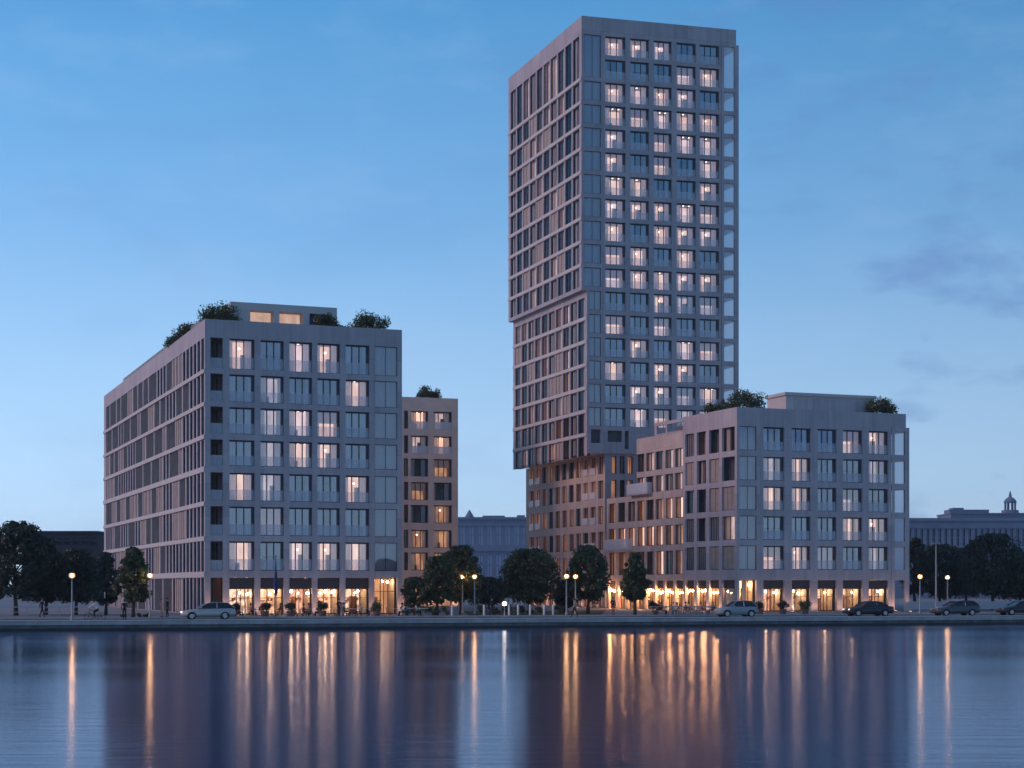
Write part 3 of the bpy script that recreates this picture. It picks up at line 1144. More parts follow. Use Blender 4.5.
# west faces
wb = [(round(.85 + 2.78 * i, 2), round(.85 + 2.78 * i + 2.36, 2)) for i in range(10)]
wplan = []
rt = random.Random(3)
for z0, z1 in [(trow[1][0], trow[0][1])] + trow[2:11]:
    for c, (a, e) in enumerate(wb):
        kk = 'dark' if c < 2 else rt.choice(['brown', 'brown', 'brown', 'beige', 'dim', 'brown'])
        if c >= 8:
            kk = 'dark'
        wplan.append((a, e, z0, z1, kk, c, 0.0))
mid_rows = [(round(t - TH, 2), t) for t in [round(38.9 + 2.0 - 3.058 * i, 2) for i in range(7)]]
for z0, z1 in mid_rows:
    for c, (a, e) in enumerate(wb):
        kk = 'dark' if c < 2 else rt.choice(['brown', 'brown', 'orange', 'beige', 'brown', 'dim'])
        wplan.append((a, e, z0, z1, kk, c + int(z0), MX))
TB.grid('side_wall', 'concrete_tower', 'W', 0, D, ZM, TOP, [p[:4] for p in wplan if p[6] == 0.0], off=0, reveal=.25)
TB.grid('side_wall', 'concrete_tower', 'W', 0, D, ZB, ZM, [p[:4] for p in wplan if p[6] > 0], off=MX, reveal=.25)
rest = []
wplan.sort(key=lambda p: p[0])
for n, p in enumerate(wplan):
    slim_window(TB, 'W', p[0], p[1], p[2], p[3], .15 + p[6], p[4], p[5], into=None if n < 100 else rest)
merge_rest(TB, 'side_window', rest)
b = MB()
zz = [trow[1][0]] + [r[0] for r in trow[2:11]]
tz = [r[1] for r in trow[2:11]]
for zb_, zt_ in zip(zz, tz):
    b.box(-.10, .0, .02, D, zt_ + .06, zb_ - .06)
mz = [r[0] for r in mid_rows]
for zb_, r_ in zip(mz, mid_rows[1:]):
    b.box(MX - .10, MX, .02, D, r_[1] + .06, zb_ - .06)
b.skew(TB.sk)
b.build('floor_band', 'concrete_pale', TB.root)
# undersides of the two steps, rear, right side and roof
b = MB()
b.quad((0, 0, ZM), (MX, 0, ZM), (MX, D, ZM), (0, D, ZM))
b.quad((MX, 0, ZB), (W - .35, 0, ZB), (W - .35, D, ZB), (MX, D, ZB))
b.quad((0, D, ZM), (W, D, ZM), (W, D, TOP), (0, D, TOP))
b.quad((MX, D, ZB), (W, D, ZB), (W, D, ZM), (MX, D, ZM))
b.quad((W, 5.0, 0), (W, D, 0), (W, D, TOP - 2.05), (W, 5.0, TOP - 2.05))
b.quad((W - .35, 0, TOP - 2.1), (W - .35, D, TOP - 2.1), (W - .35, D, TOP), (W - .35, 0, TOP))
b.quad((W - .36, 0, TOP - 2.05), (W, 0, TOP - 2.05), (W, D, TOP - 2.05), (W - .36, D, TOP - 2.05))
b.skew(TB.sk)
b.build('rear_wall', 'concrete_tower', TB.root)
TB.box('roof', 'concrete_tower', 0.003, W - .36, 0.003, D - .003, TOP - .4, TOP + .02)
# base storeys
brow = [(17.75, 20.05), (14.5, 16.9), (11.1, 13.5), (7.7, 10.1), (4.4, 6.8)]
DB = 31.0
bb = []
s = .9
while s + 1.9 < DB:
    bb.append((round(s, 2), round(s + 1.85, 2)))
    s += 2.68
TB.grid('base_wall', 'concrete_lamplit', 'W', BY, DB, 0, ZB, [(a, c, z0, z1) for a, c in bb for z0, z1 in brow] + [(a, c, .05, 3.6) for a, c in bb], off=BX, reveal=.35)
for r, (z0, z1) in enumerate(brow):
    for c, (a, e) in enumerate(bb):
        o = slim_window(TB, 'W', a, e, z0, z1, BX + .25, rt.choice(['orange', 'warm', 'orange', 'brown', 'warm']), c + r * (c % 2), name='base_window')
        if c in (1, 2, 9, 10):
            b = MB()
            b.box(.02, 1.83, -.34, -.31, .02, .95)
            b.build('balustrade', 'balustrade_white', o)
for c, (a, e) in enumerate(bb):
    slim_window(TB, 'W', a, e, .05, 3.6, BX + .25, 'warm', c, name='base_window')
fo = [(BX + .9 + 1.15 * i, BX + .9 + 1.15 * i + .75, z0, z1) for i in range(3) for z0, z1 in brow]
TB.grid('base_wall', 'concrete_tower', 'F', BX, 14.0, 0, ZB, fo, off=BY, reveal=.4)
for i, (a, e, z0, z1) in enumerate(fo):
    slim_window(TB, 'F', a, e, z0, z1, BY + .32, 'dark' if (i // 5) == 1 else 'orange', i, name='base_window')
b = MB()
b.quad((BX, DB, 0), (14, DB, 0), (14, DB, ZB), (BX, DB, ZB))
b.skew(TB.sk)
b.build('base_rear_wall', 'concrete_lamplit', TB.root)
added_uplights_side(TB, [2.9, 5.6, 8.2, 10.9, 13.6, 16.3, 19.0, 21.7, 24.3, 27.0], BX - .8)

# ================================================================== RIGHT BLOCK with its wing
RT = Building('apartment_block', 'five storey block on the right with long courtyard wing and planted roof terrace', 'apartment block', 737, 191, 20.7, 23)
RT.inner_left = True
W, TOP = 22.66, 23.0
S1, S2, S3, TOPW, TOPL = 12.55, 25.06, 33.6, 21.4, 14.3
rtop = [20.9, 17.54, 14.18, 10.82, 7.46]
rrow = [(round(t - 2.7, 2), t) for t in rtop]
rb = [(.32, 2.5), (3.36, 6.07), (7.03, 9.49), (10.4, 12.92), (13.74, 16.36), (17.19, 19.84)]
rlog = (20.66, 21.97)
GT, GF = 3.57, 2.63
ops = [(a, c, z0, z1) for a, c in rb for z0, z1 in rrow] + [(a, c, 0.0, GT) for a, c in rb]
RT.grid('wall', 'concrete', 'F', 0, 20.25, 0, TOP - 1.6, ops)
RT.grid('parapet', 'concrete', 'F', 0, W - .42, TOP - 1.6, TOP, [], off=0)
RT.grid('loggia_frame', 'concrete', 'F', 20.25, W, 0, TOP - 1.6, [(rlog[0], rlog[1] + .1, z0, z1) for z0, z1 in rrow] + [(rlog[0], rlog[1] + .1, 0, GT)], off=-.06, reveal=.3)
RT.grid('loggia_frame', 'concrete', 'E', -.06, 5.5, 0, TOP - 1.6, [(.5, 5.0, z0, z1) for z0, z1 in rrow] + [(.5, 5.0, 0, GT)], off=W, reveal=.3)
loggia_stack(RT, 'concrete', 20.27, W - .02, 5.5, rrow + [(0.02, GT)], TOP)
loggia_glass(RT, rlog[0], rlog[1] + .1, rrow)
added_uplights(RT, [.15, 2.93, 6.55, 9.95, 13.33, 16.78, 20.25, 22.3])
added_uplights_side(RT, [3.7, 6.7, 9.5, 12.3, 15.0, 17.5, 20.0, 22.5, 25.0, 27.9, 30.6], -.7)
rl = ['00033', '13001', '33010', '00033', '33101']
for r, (z0, z1) in enumerate(rrow):
    for c in range(1, 6):
        front_window(RT, 'F', rb[c][0], rb[c][1], z0, z1, .35, int(rl[r][c - 1]), (r * 5 + c * 7 + (r * c) % 3))
    corner_window(RT, rb[0][0], rb[0][1], z0, z1, .12)
for c in range(1, 6):
    shop_bay(RT, 'F', rb[c][0], rb[c][1], GT, GF, .0, ['shop_lit', 'shop_rose', 'shop_white', 'shop_lit'][c % 4], 20 + c)
shop_bay(RT, 'F', rb[0][0], rb[0][1], GT, GF, .0, 'room_lit_orange', 31, fascia=False)
wsec = [(.5, 3.34), (4.02, 6.32), (7.03, 9.15), (9.87, 12.0)]
rw = random.Random(8)
wp = []
for r, (z0, z1) in enumerate(rrow):
    for c, (a, e) in enumerate(wsec):
        wp.append((a, e, z0, z1, rw.choice(['beige', 'dark', 'brown', 'slat', 'dim']) if c != 1 else ['dark', 'beige', 'beige', 'slat', 'beige'][r], r + c))
RT.grid('side_wall', 'concrete', 'W', 0, S1, 0, TOP, [p[:4] for p in wp] + [(a, e, 0, GT) for a, e in wsec], reveal=.35)
for p in wp:
    slim_window(RT, 'W', p[0], p[1], p[2], p[3], .27, p[4], p[5])
for n, (a, e) in enumerate(wsec):
    shop_bay(RT, 'W', a, e, GT, GF, .0, 'shop_yellow', 40 + n)
wrow = [(17.2, 19.45), (14.5, 16.5), (11.1, 13.6), (7.9, 10.3), (4.3, 7.2)]
wing = [(round(S1 + .45 + 2.5 * i, 2), round(S1 + .45 + 2.5 * i + 2.05, 2)) for i in range(5)]
lnk = [(round(S2 + .5 + 2.75 * i, 2), round(S2 + .5 + 2.75 * i + 2.0, 2)) for i in range(3)]
RT.grid('side_wall', 'concrete_lamplit', 'W', S1, S2, 0, TOPW, [(a, e, z0, z1) for a, e in wing for z0, z1 in wrow] + [(a, e, 0, GT) for a, e in wing], off=.25, reveal=.3)
RT.grid('side_wall', 'concrete_lamplit', 'W', S2, S3, 0, TOPL, [(a, e, z0, z1) for a, e in lnk for z0, z1 in wrow[2:]] + [(a, e, 0, GT) for a, e in lnk], off=.25, reveal=.3)
for c, (a, e) in enumerate(wing + lnk):
    for r, (z0, z1) in enumerate(wrow):
        if c >= 5 and r < 2:
            continue
        slim_window(RT, 'W', a, e, z0, z1, .45, rw.choice(['brown', 'orange', 'warm', 'warm', 'orange']) if r > 1 else rw.choice(['brown', 'dim', 'brown']), c + 2 * r)
    sb_ = shop_bay(RT, 'W', a, e, GT, GF, .25, 'shop_pink' if c == 7 else 'shop_yellow', 60 + c)
    if c == 7:
        b = MB()
        b.ball((1.0, -.30, 2.5), .15, 0, 10)
        b.box(.96, 1.04, -.30, .84, 2.66, 2.70, 1)
        b.build('added_wall_lamp', ['added_lamp_glow', 'metal_dark'], sb_, True)  # unseen lamp, added to throw an orange streak on the water
b = MB()
b.box(-.4, .25, 20.9, 26.6, 14.3, 14.5)
for x0, x1, y0, y1 in ((-.4, -.36, 20.9, 26.6), (-.36, .24, 20.9, 20.95), (-.36, .24, 26.55, 26.6)):
    b.box(x0, x1, y0, y1, 14.5, 15.75, 1)
b.skew(RT.sk)
b.build('balcony', ['concrete', 'balustrade_white'], RT.root)
b = MB()
b.box(-.4, .25, 26.2, 33.0, 7.3, 7.55)
for x0, x1, y0, y1 in ((-.4, -.36, 26.2, 33.0), (-.36, .24, 26.2, 26.25), (-.36, .24, 32.95, 33.0)):
    b.box(x0, x1, y0, y1, 7.55, 8.9, 1)
b.skew(RT.sk)
b.build('balcony', ['concrete', 'balustrade_white'], RT.root)
# roof screen over the wing, continuing the main parapet
RT.grid('roof_screen', 'concrete', 'W', S1, 20.2, TOPW, TOP - .05, [(S1 + .35, 16.9, TOPW + .15, TOP - .45), (17.3, 19.6, TOPW + .15, TOP - .45)], off=.2, reveal=.25)
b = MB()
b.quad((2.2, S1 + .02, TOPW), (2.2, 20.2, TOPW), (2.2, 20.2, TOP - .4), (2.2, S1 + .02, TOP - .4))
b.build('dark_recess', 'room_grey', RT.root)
b = MB()
b.quad((0, S1, TOPW), (W, S1, TOPW), (W, S1, TOP), (0, S1, TOP))
b.quad((.25, S2, TOPL), (10, S2, TOPL), (10, S2, TOPW), (.25, S2, TOPW))
b.quad((W, 5.5, 0), (W, S1, 0), (W, S1, TOP - 1.6), (W, 5.5, TOP - 1.6))
b.quad((W - .42, 0, TOP - 1.6), (W - .42, S1, TOP - 1.6), (W - .42, S1, TOP), (W - .42, 0, TOP))
b.quad((10, S1, 0), (10, S3, 0), (10, S3, TOPW), (10, S1, TOPW))
b.quad((W - .44, 0, TOP - 1.6), (W, 0, TOP - 1.6), (W, S1, TOP - 1.6), (W - .44, S1, TOP - 1.6))
b.quad((.25, S1, TOPW - .3), (10, S1, TOPW - .3), (10, S2, TOPW - .3), (.25, S2, TOPW - .3))
b.quad((.25, S2, TOPL - .3), (10, S2, TOPL - .3), (10, S3, TOPL - .3), (.25, S3, TOPL - .3))
b.skew(RT.sk)
b.build('rear_wall', 'concrete', RT.root)
RT.box('roof', 'concrete', 0.003, W - .43, 0.003, S1 - .003, TOP - .4, TOP + .02)
b = MB()
b.box(8.1, 20.0, 3.2, 7.6, TOP, TOP + 2.0)
b.box(7.9, 20.2, 3.0, 7.8, TOP + 2.0, TOP + 2.35)
b.box(9.2, 19.2, 3.13, 3.2, TOP + .3, TOP + 1.75, 1)
b.build('penthouse', ['concrete_pale', 'concrete'], RT.root)

# ================================================================== trees and shrubs
def mat_leaf(name, lo, hi, scale=0.9):
    m = bpy.data.materials.new(name)
    m.use_nodes = True
    nt = m.node_tree
    nt.nodes.clear()
    o = nt.nodes.new('ShaderNodeOutputMaterial')
    g_ = nt.nodes.new('ShaderNodeNewGeometry')
    n = nt.nodes.new('ShaderNodeTexNoise')
    n.inputs['Scale'].default_value = scale
    n.inputs['Detail'].default_value = 5
    n.inputs['Roughness'].default_value = .75
    nt.links.new(g_.outputs['Position'], n.inputs['Vector'])
    r = nt.nodes.new('ShaderNodeValToRGB')
    ramp_set(r, [(.32, lo), (.68, hi)])
    nt.links.new(n.outputs['Fac'], r.inputs[0])
    d = nt.nodes.new('ShaderNodeBsdfDiffuse')
    t = nt.nodes.new('ShaderNodeBsdfTranslucent')
    gl = nt.nodes.new('ShaderNodeBsdfGlossy')
    gl.inputs['Roughness'].default_value = .45
    for x in (d, t):
        nt.links.new(r.outputs[0], x.inputs[0])
    mx = nt.nodes.new('ShaderNodeMixShader')
    mx.inputs[0].default_value = .35
    nt.links.new(d.outputs[0], mx.inputs[1])
    nt.links.new(t.outputs[0], mx.inputs[2])
    m2_ = nt.nodes.new('ShaderNodeMixShader')
    m2_.inputs[0].default_value = .05
    nt.links.new(mx.outputs[0], m2_.inputs[1])
    nt.links.new(gl.outputs[0], m2_.inputs[2])
    nt.links.new(m2_.outputs[0], o.inputs[0])
    MATS[name] = m


mat_leaf('leaf', (.030, .052, .022), (.085, .115, .040))
mat_leaf('leaf_dark', (.020, .036, .026), (.055, .080, .045))
mat_leaf('leaf_bronze', (.035, .018, .014), (.085, .045, .028))


def leaf_cloud(b, clumps, per, size, r_):
    for (cx, cy, cz, cr_) in clumps:
        for _ in range(per):
            d = Vector((r_.gauss(0, 1), r_.gauss(0, 1), r_.gauss(0, 1)))
            if d.length < 1e-3:
                continue
            d.normalize()
            rad = cr_ * (r_.random() ** .45)
            p = Vector((cx, cy, cz)) + Vector((d.x, d.y, d.z * .85)) * rad
            nrm = (d + Vector((r_.uniform(-.8, .8), r_.uniform(-.8, .8), r_.uniform(-.4, .9)))).normalized()
            u = nrm.orthogonal().normalized()
            an = r_.uniform(0, 6.28)
            v = nrm.cross(u)
            u, v = u * math.cos(an) + v * math.sin(an), v * math.cos(an) - u * math.sin(an)
            s = size * r_.uniform(.6, 1.3)
            b.quad(p - u * s, p - v * s * .45, p + u * s, p + v * s * .45)


def tree_meshes(kind, h, w, seed, density=1.0, trunk_frac=None):
    r_ = random.Random(seed)
    t = MB()
    base = h * (trunk_frac if trunk_frac is not None else {'round': .22, 'cone': .20, 'wide': .25}[kind])
    tr = .05 + h * .016
    bend = [(r_.uniform(-.02, .02) * h * k, r_.uniform(-.02, .02) * h * k) for k in range(4)]
    pts = [(0, 0, -.05), (bend[1][0] * .3, bend[1][1] * .3, base * .6), (bend[1][0], bend[1][1], base * 1.2), (bend[2][0] * .6, bend[2][1] * .6, h * .55), (bend[2][0] * .6, bend[2][1] * .6, h * .86)]
    t.tube(pts, [tr * 1.35, tr, tr * .85, tr * .5, tr * .12], 7)
    clumps = []
    lob = [(r_.uniform(0, 6.28), r_.uniform(.2, .95), r_.uniform(.78, 1.28)) for _ in range(6)]
    n = int(26 + 9 * w)
    for i in range(n):
        f = (i + r_.random()) / n
        z = base + (h - base) * f
        if kind == 'round':
            prof = math.sin(math.pi * min(1, (f * .86 + .12))) ** .7
        elif kind == 'cone':
            prof = min(1, f * 4.5 + .25) * (1 - f) ** .75 * 1.1 + .08
        else:
            prof = math.sin(math.pi * min(1, (f * .8 + .16))) ** .5
        an = i * 2.399 + r_.uniform(-.5, .5)
        lf_ = 1.0
        for la, lz, lk in lob:
            lf_ *= 1 + (lk - 1) * math.exp(-((math.cos(an - la) - 1) ** 2) * 2 - ((f - lz) / .22) ** 2)
        rad = w * .5 * prof * (.25 + .68 * r_.random() ** .6) * lf_
        cr_ = w * (.075 + .095 * r_.random()) * (.75 + .5 * prof)
        if i % 6 == 4:
            rad, cr_ = rad * 1.18 + .1, cr_ * .55
        clumps.append((rad * math.cos(an), rad * math.sin(an), min(z, h - cr_ * .8), cr_))
        if i % 3 == 0:
            zz = max(base, z - rad * .7)
            t.tube([(bend[1][0], bend[1][1], zz * .9 + .1), (rad * .5 * math.cos(an), rad * .5 * math.sin(an), zz * .5 + z * .5), clumps[-1][:3]], [tr * .4, tr * .25, tr * .08], 5)
    c = MB()
    leaf_cloud(c, clumps, int(125 * density), .11 + .010 * h, r_)
    return t, c


def tree(name, label, p, h, w, kind='round', seed=0, leaf='leaf', group=None, density=1.0, tf=None):
    o = thing(name, label, 'tree', p, seed * 1.3, group)
    t, c = tree_meshes(kind, h, w, seed, density, tf)
    t.build('trunk', 'bark', o, True)
    c.build('crown', leaf, o)
    return o


def zt(px_top, p):
    return EYE + (HOR - px_top) / FOC * p.y


TREES = [
    # px, inland y, top px, width px, kind, leaf, label
    (-14, 34, 530, 52, 'round', 'leaf_dark', 'dark leafy tree cut by the left edge of the picture'),
    (16, 30, 521, 66, 'round', 'leaf_dark', 'tallest dark tree at the far left, with a broad lumpy crown'),
    (46, 36, 545, 46, 'round', 'leaf_dark', 'dark tree in front of the low dark hall at the left'),
    (76, 34, 548, 46, 'round', 'leaf_dark', 'dark rounded tree behind the leftmost street lamp'),
    (106, 30, 552, 34, 'cone', 'leaf_dark', 'narrow dark tree between the leftmost lamp and the left block'),
    (133, 11, 547, 38, 'cone', 'leaf', 'young pointed tree with a bare thin trunk at the left block corner'),
    (414, 22, 577, 30, 'round', 'leaf', 'small dark tree at the right foot of the left block'),
    (437, 22, 556, 42, 'round', 'leaf', 'mid height tree in front of the slim warm house'),
    (461, 26, 545, 48, 'round', 'leaf', 'tall tree lit orange from below by two lamps'),
    (489, 60, 577, 46, 'round', 'leaf_dark', 'low dark tree in front of the distant grey building'),
    (529, 27, 548, 64, 'round', 'leaf', 'big round dense tree between the grey building and the tower'),
    (565, 32, 580, 26, 'round', 'leaf_dark', 'small dark tree behind the twin lamps under the tower'),
    (588, 26, 545, 44, 'round', 'leaf', 'rounded tree in front of the tower base'),
    (635, 12, 553, 33, 'cone', 'leaf', 'pointed street tree standing alone before the courtyard wing'),
    (915, 60, 538, 30, 'round', 'leaf_dark', 'dark tree half hidden by the right block corner'),
    (940, 50, 544, 52, 'round', 'leaf_dark', 'dark tree behind the pair of lamps on the right'),
    (966, 60, 548, 44, 'round', 'leaf_dark', 'dark tree just right of the smaller right lamp'),
    (993, 40, 533, 68, 'round', 'leaf_dark', 'tallest broad dark tree on the right side'),
    (1020, 46, 553, 56, 'round', 'leaf_dark', 'dark tree at the right edge below the lantern tower'),
    (1046, 40, 540, 60, 'round', 'leaf_dark', 'dark tree cut by the right edge of the picture'),
]
for i, (px, y, top, wpx, kind, lf, lab) in enumerate(TREES):
    p = qpx(px, y)
    tree('tree', lab, p, zt(top, p), wpx * p.y / FOC, kind, i + 3, lf, 'trees along the quay', 1.0, .26 if px in (133, 635) else None)


def shrub(name, label, p, h, w, seed, leaf='leaf', group=None, cat='shrub'):
    r_ = random.Random(seed)
    o = thing(name, label, cat, p, 0, group)
    t = MB()
    clumps = []
    for i in range(int(10 + w * 5)):
        an = i * 2.4
        f = r_.random()
        rad = w * .42 * f ** .5
        z = h * (.22 + .55 * r_.random() * (1 - .5 * f))
        clumps.append((rad * math.cos(an), rad * math.sin(an), z, h * .26))
        if i < 6:
            t.tube([(0.05 * math.cos(an), .05 * math.sin(an), 0), clumps[-1][:3]], [.04, .015], 5)
    t.build('stem', 'bark', o, True)
    c = MB()
    leaf_cloud(c, clumps, 80, .15, r_)
    c.build('foliage', leaf, o)
    return o


def bworld(bl, x, y, z):
    M = Matrix.Translation(bl.root.location) @ Matrix.Rotation(bl.root.rotation_euler.z, 4, 'Z')
    return M @ Vector((x + bl.sk * y, y, z))


# roof planting: on the roof decks
for i, (bl, x, y, z, h, w, lab) in enumerate([
    (LB, 2.1, 3.4, 29.1, 3.6, 4.4, 'wide bush on the front corner of the left block roof'),
    (LB, 1.4, 14.5, 29.1, 3.1, 4.6, 'first dark bush along the side edge of the left roof'),
    (LB, 1.4, 20.0, 29.1, 2.6, 4.6, 'second lower bush along the side edge of the left roof'),
    (LB, 12.9, 2.2, 29.1, 2.7, 2.8, 'bush in front of the dark opening of the left penthouse'),
    (LB, 17.7, 2.4, 29.1, 3.6, 4.0, 'round bush standing free near the right end of the left roof'),
    (LB, 15.3, 5.5, 29.1, 2.2, 1.6, 'narrow bush beside the right end of the left penthouse'),
    (RB, 5.3, 2.4, 29.0, 2.9, 4.0, 'low bush on the roof of the slim warm house'),
    (RT, 1.6, 6.6, 22.6, 2.5, 3.6, 'low spreading bush on the side edge of the right roof'),
    (RT, 2.6, 2.4, 22.6, 3.6, 4.4, 'large bush on the front corner of the right roof'),
    (RT, 19.9, 1.6, 22.6, 3.1, 3.8, 'bush at the right end of the right roof beside the penthouse')]):
    shrub('roof_shrub', lab, bworld(bl, x, y, z), h * .9, w, 100 + i, 'leaf', 'bushes planted on the roofs')


gm = bpy.data.materials.new('lamp_globe')
gm.use_nodes = True
gm.cycles.emission_sampling = 'NONE'
gn = gm.node_tree
gn.nodes.clear()
go_ = gn.nodes.new('ShaderNodeOutputMaterial')
gt_ = gn.nodes.new('ShaderNodeBsdfTransparent')
ge_ = gn.nodes.new('ShaderNodeEmission')
ge_.inputs[0].default_value = (1.0, .46, .15, 1)
ge_.inputs[1].default_value = 1.5
gx_ = gn.nodes.new('ShaderNodeMixShader')
gx_.inputs[0].default_value = .6
gn.links.new(gt_.outputs[0], gx_.inputs[1])
gn.links.new(ge_.outputs[0], gx_.inputs[2])
gn.links.new(gx_.outputs[0], go_.inputs[0])
MATS['lamp_globe'] = gm

# ================================================================== street lamps
def make_lamp(h, arm=False):
    o = thing('street_lamp', 'x', 'street lamp')
    b = MB()
    b.lathe([(.13, 0), (.13, .25), (.075, .35), (.06, h - .45), (.05, h - .3), (.12, h - .26), (.12, h - .22)], 10)
    b.build('pole', 'metal_grey', o, True)
    g_ = MB()
    g_.ball((0, 0, h), .26, 0, 16)
    gl_ = g_.build('globe', 'lamp_globe', o, True)
    g2_ = MB()
    g2_.ball((0, 0, h), .12, 0, 12)
    g2_.build('bulb', 'lamp_glow', gl_, True)
    c = MB()
    c.lathe([(.001, h + .30), (.07, h + .27), (.17, h + .20), (.17, h + .185), (.001, h + .185)], 12)
    c.build('cap', 'metal_dark', o, True)
    return o


LAMPS = [(72, 1.4, 'globe lamp on the quay in front of the dark trees, leftmost of all lamps'),
         (150, 9.6, 'globe lamp at the corner of the left block beside the young tree'),
         (462.5, 23.6, 'smaller globe lamp glowing inside the orange lit tree'),
         (474.5, 21, 'brighter globe lamp right of the orange lit tree'),
         (566.5, 12, 'left and brighter one of the twin globe lamps under the tower'),
         (575.5, 17, 'right and smaller one of the twin globe lamps under the tower'),
         (920, 9.6, 'globe lamp just right of the right block corner'),
         (947.5, 22, 'smaller globe lamp before the dark trees on the right')]
lamp0 = make_lamp(3.72)
for i, (px, y, lab) in enumerate(LAMPS):
    o = lamp0 if i == 0 else copy_tree(lamp0)
    p = qpx(px, y, .06 if y < 1.9 else .115)
    o.location = p
    tag(o, lab, 'street lamp', 'globe street lamps along the quay')
# low globe light and bollards by the park
o = thing('bollard_light', 'low white globe light on a short post among the park bollards', 'lamp', qpx(504.5, 14, .115))
b = MB()
b.lathe([(.09, 0), (.09, .08), (.05, .12), (.05, .85), (.09, .9)], 10)
b.build('post', 'metal_grey', o, True)
mat('globe_white', (1, 1, 1), emit=(1.0, .86, .70), estr=14.0)
b = MB()
b.ball((0, 0, 1.08), .2, 0, 12)
b.build('globe', 'globe_white', o, True)
bm_ = MB()
bm_.lathe([(.10, 0), (.10, .95), (.085, 1.0), (.001, 1.01)], 10)
bme = bm_.mesh('bollard', [MATS['white_paint']], True)
bl_lab = ['first', 'second', 'third', 'fourth', 'fifth', 'sixth', 'seventh']
for i, px in enumerate((452, 484, 509, 518, 530, 544, 553)):
    o = link('bollard', bme, None, qpx(px, 13.0, .115))
    tag(o, 'short pale bollard, %s from the left in the row before the park' % bl_lab[i], 'bollard', 'bollards before the park')
# tall slim unlit mast on the right
o = thing('light_mast', 'tall slim unlit mast between the two right lamps', 'mast', qpx(936, 26, .0))
b = MB()
b.lathe([(.16, 0), (.16, .4), (.11, .5), (.07, 7.6)], 9)
b.build('pole', 'metal_grey', o, True)
b = MB()
b.box(-.35, .35, -.09, .09, 7.6, 7.72)
b.box(-.5, -.3, -.12, .12, 7.5, 7.66)
b.box(.3, .5, -.12, .12, 7.5, 7.66)
b.build('lamp_head', 'metal_grey', o)
# furled flag on a thin pole before the left block
o = thing('flag_pole', 'thin dark pole with a furled blue flag before the left block shops', 'flag pole', qpx(275.8, 12.4, .0))
b = MB()
b.lathe([(.09, 0), (.09, .2), (.05, .3), (.035, 5.6), (.07, 5.65), (.001, 5.75)], 8)
b.build('pole', 'metal_dark', o, True)
mat('flag_blue', (.03, .04, .14), .85)
b = MB()
b.lathe([(.06, 2.0), (.16, 2.3), (.22, 2.9), (.17, 3.6), (.08, 4.3), (.04, 5.3)], 9)
b.build('flag', 'flag_blue', o, True)

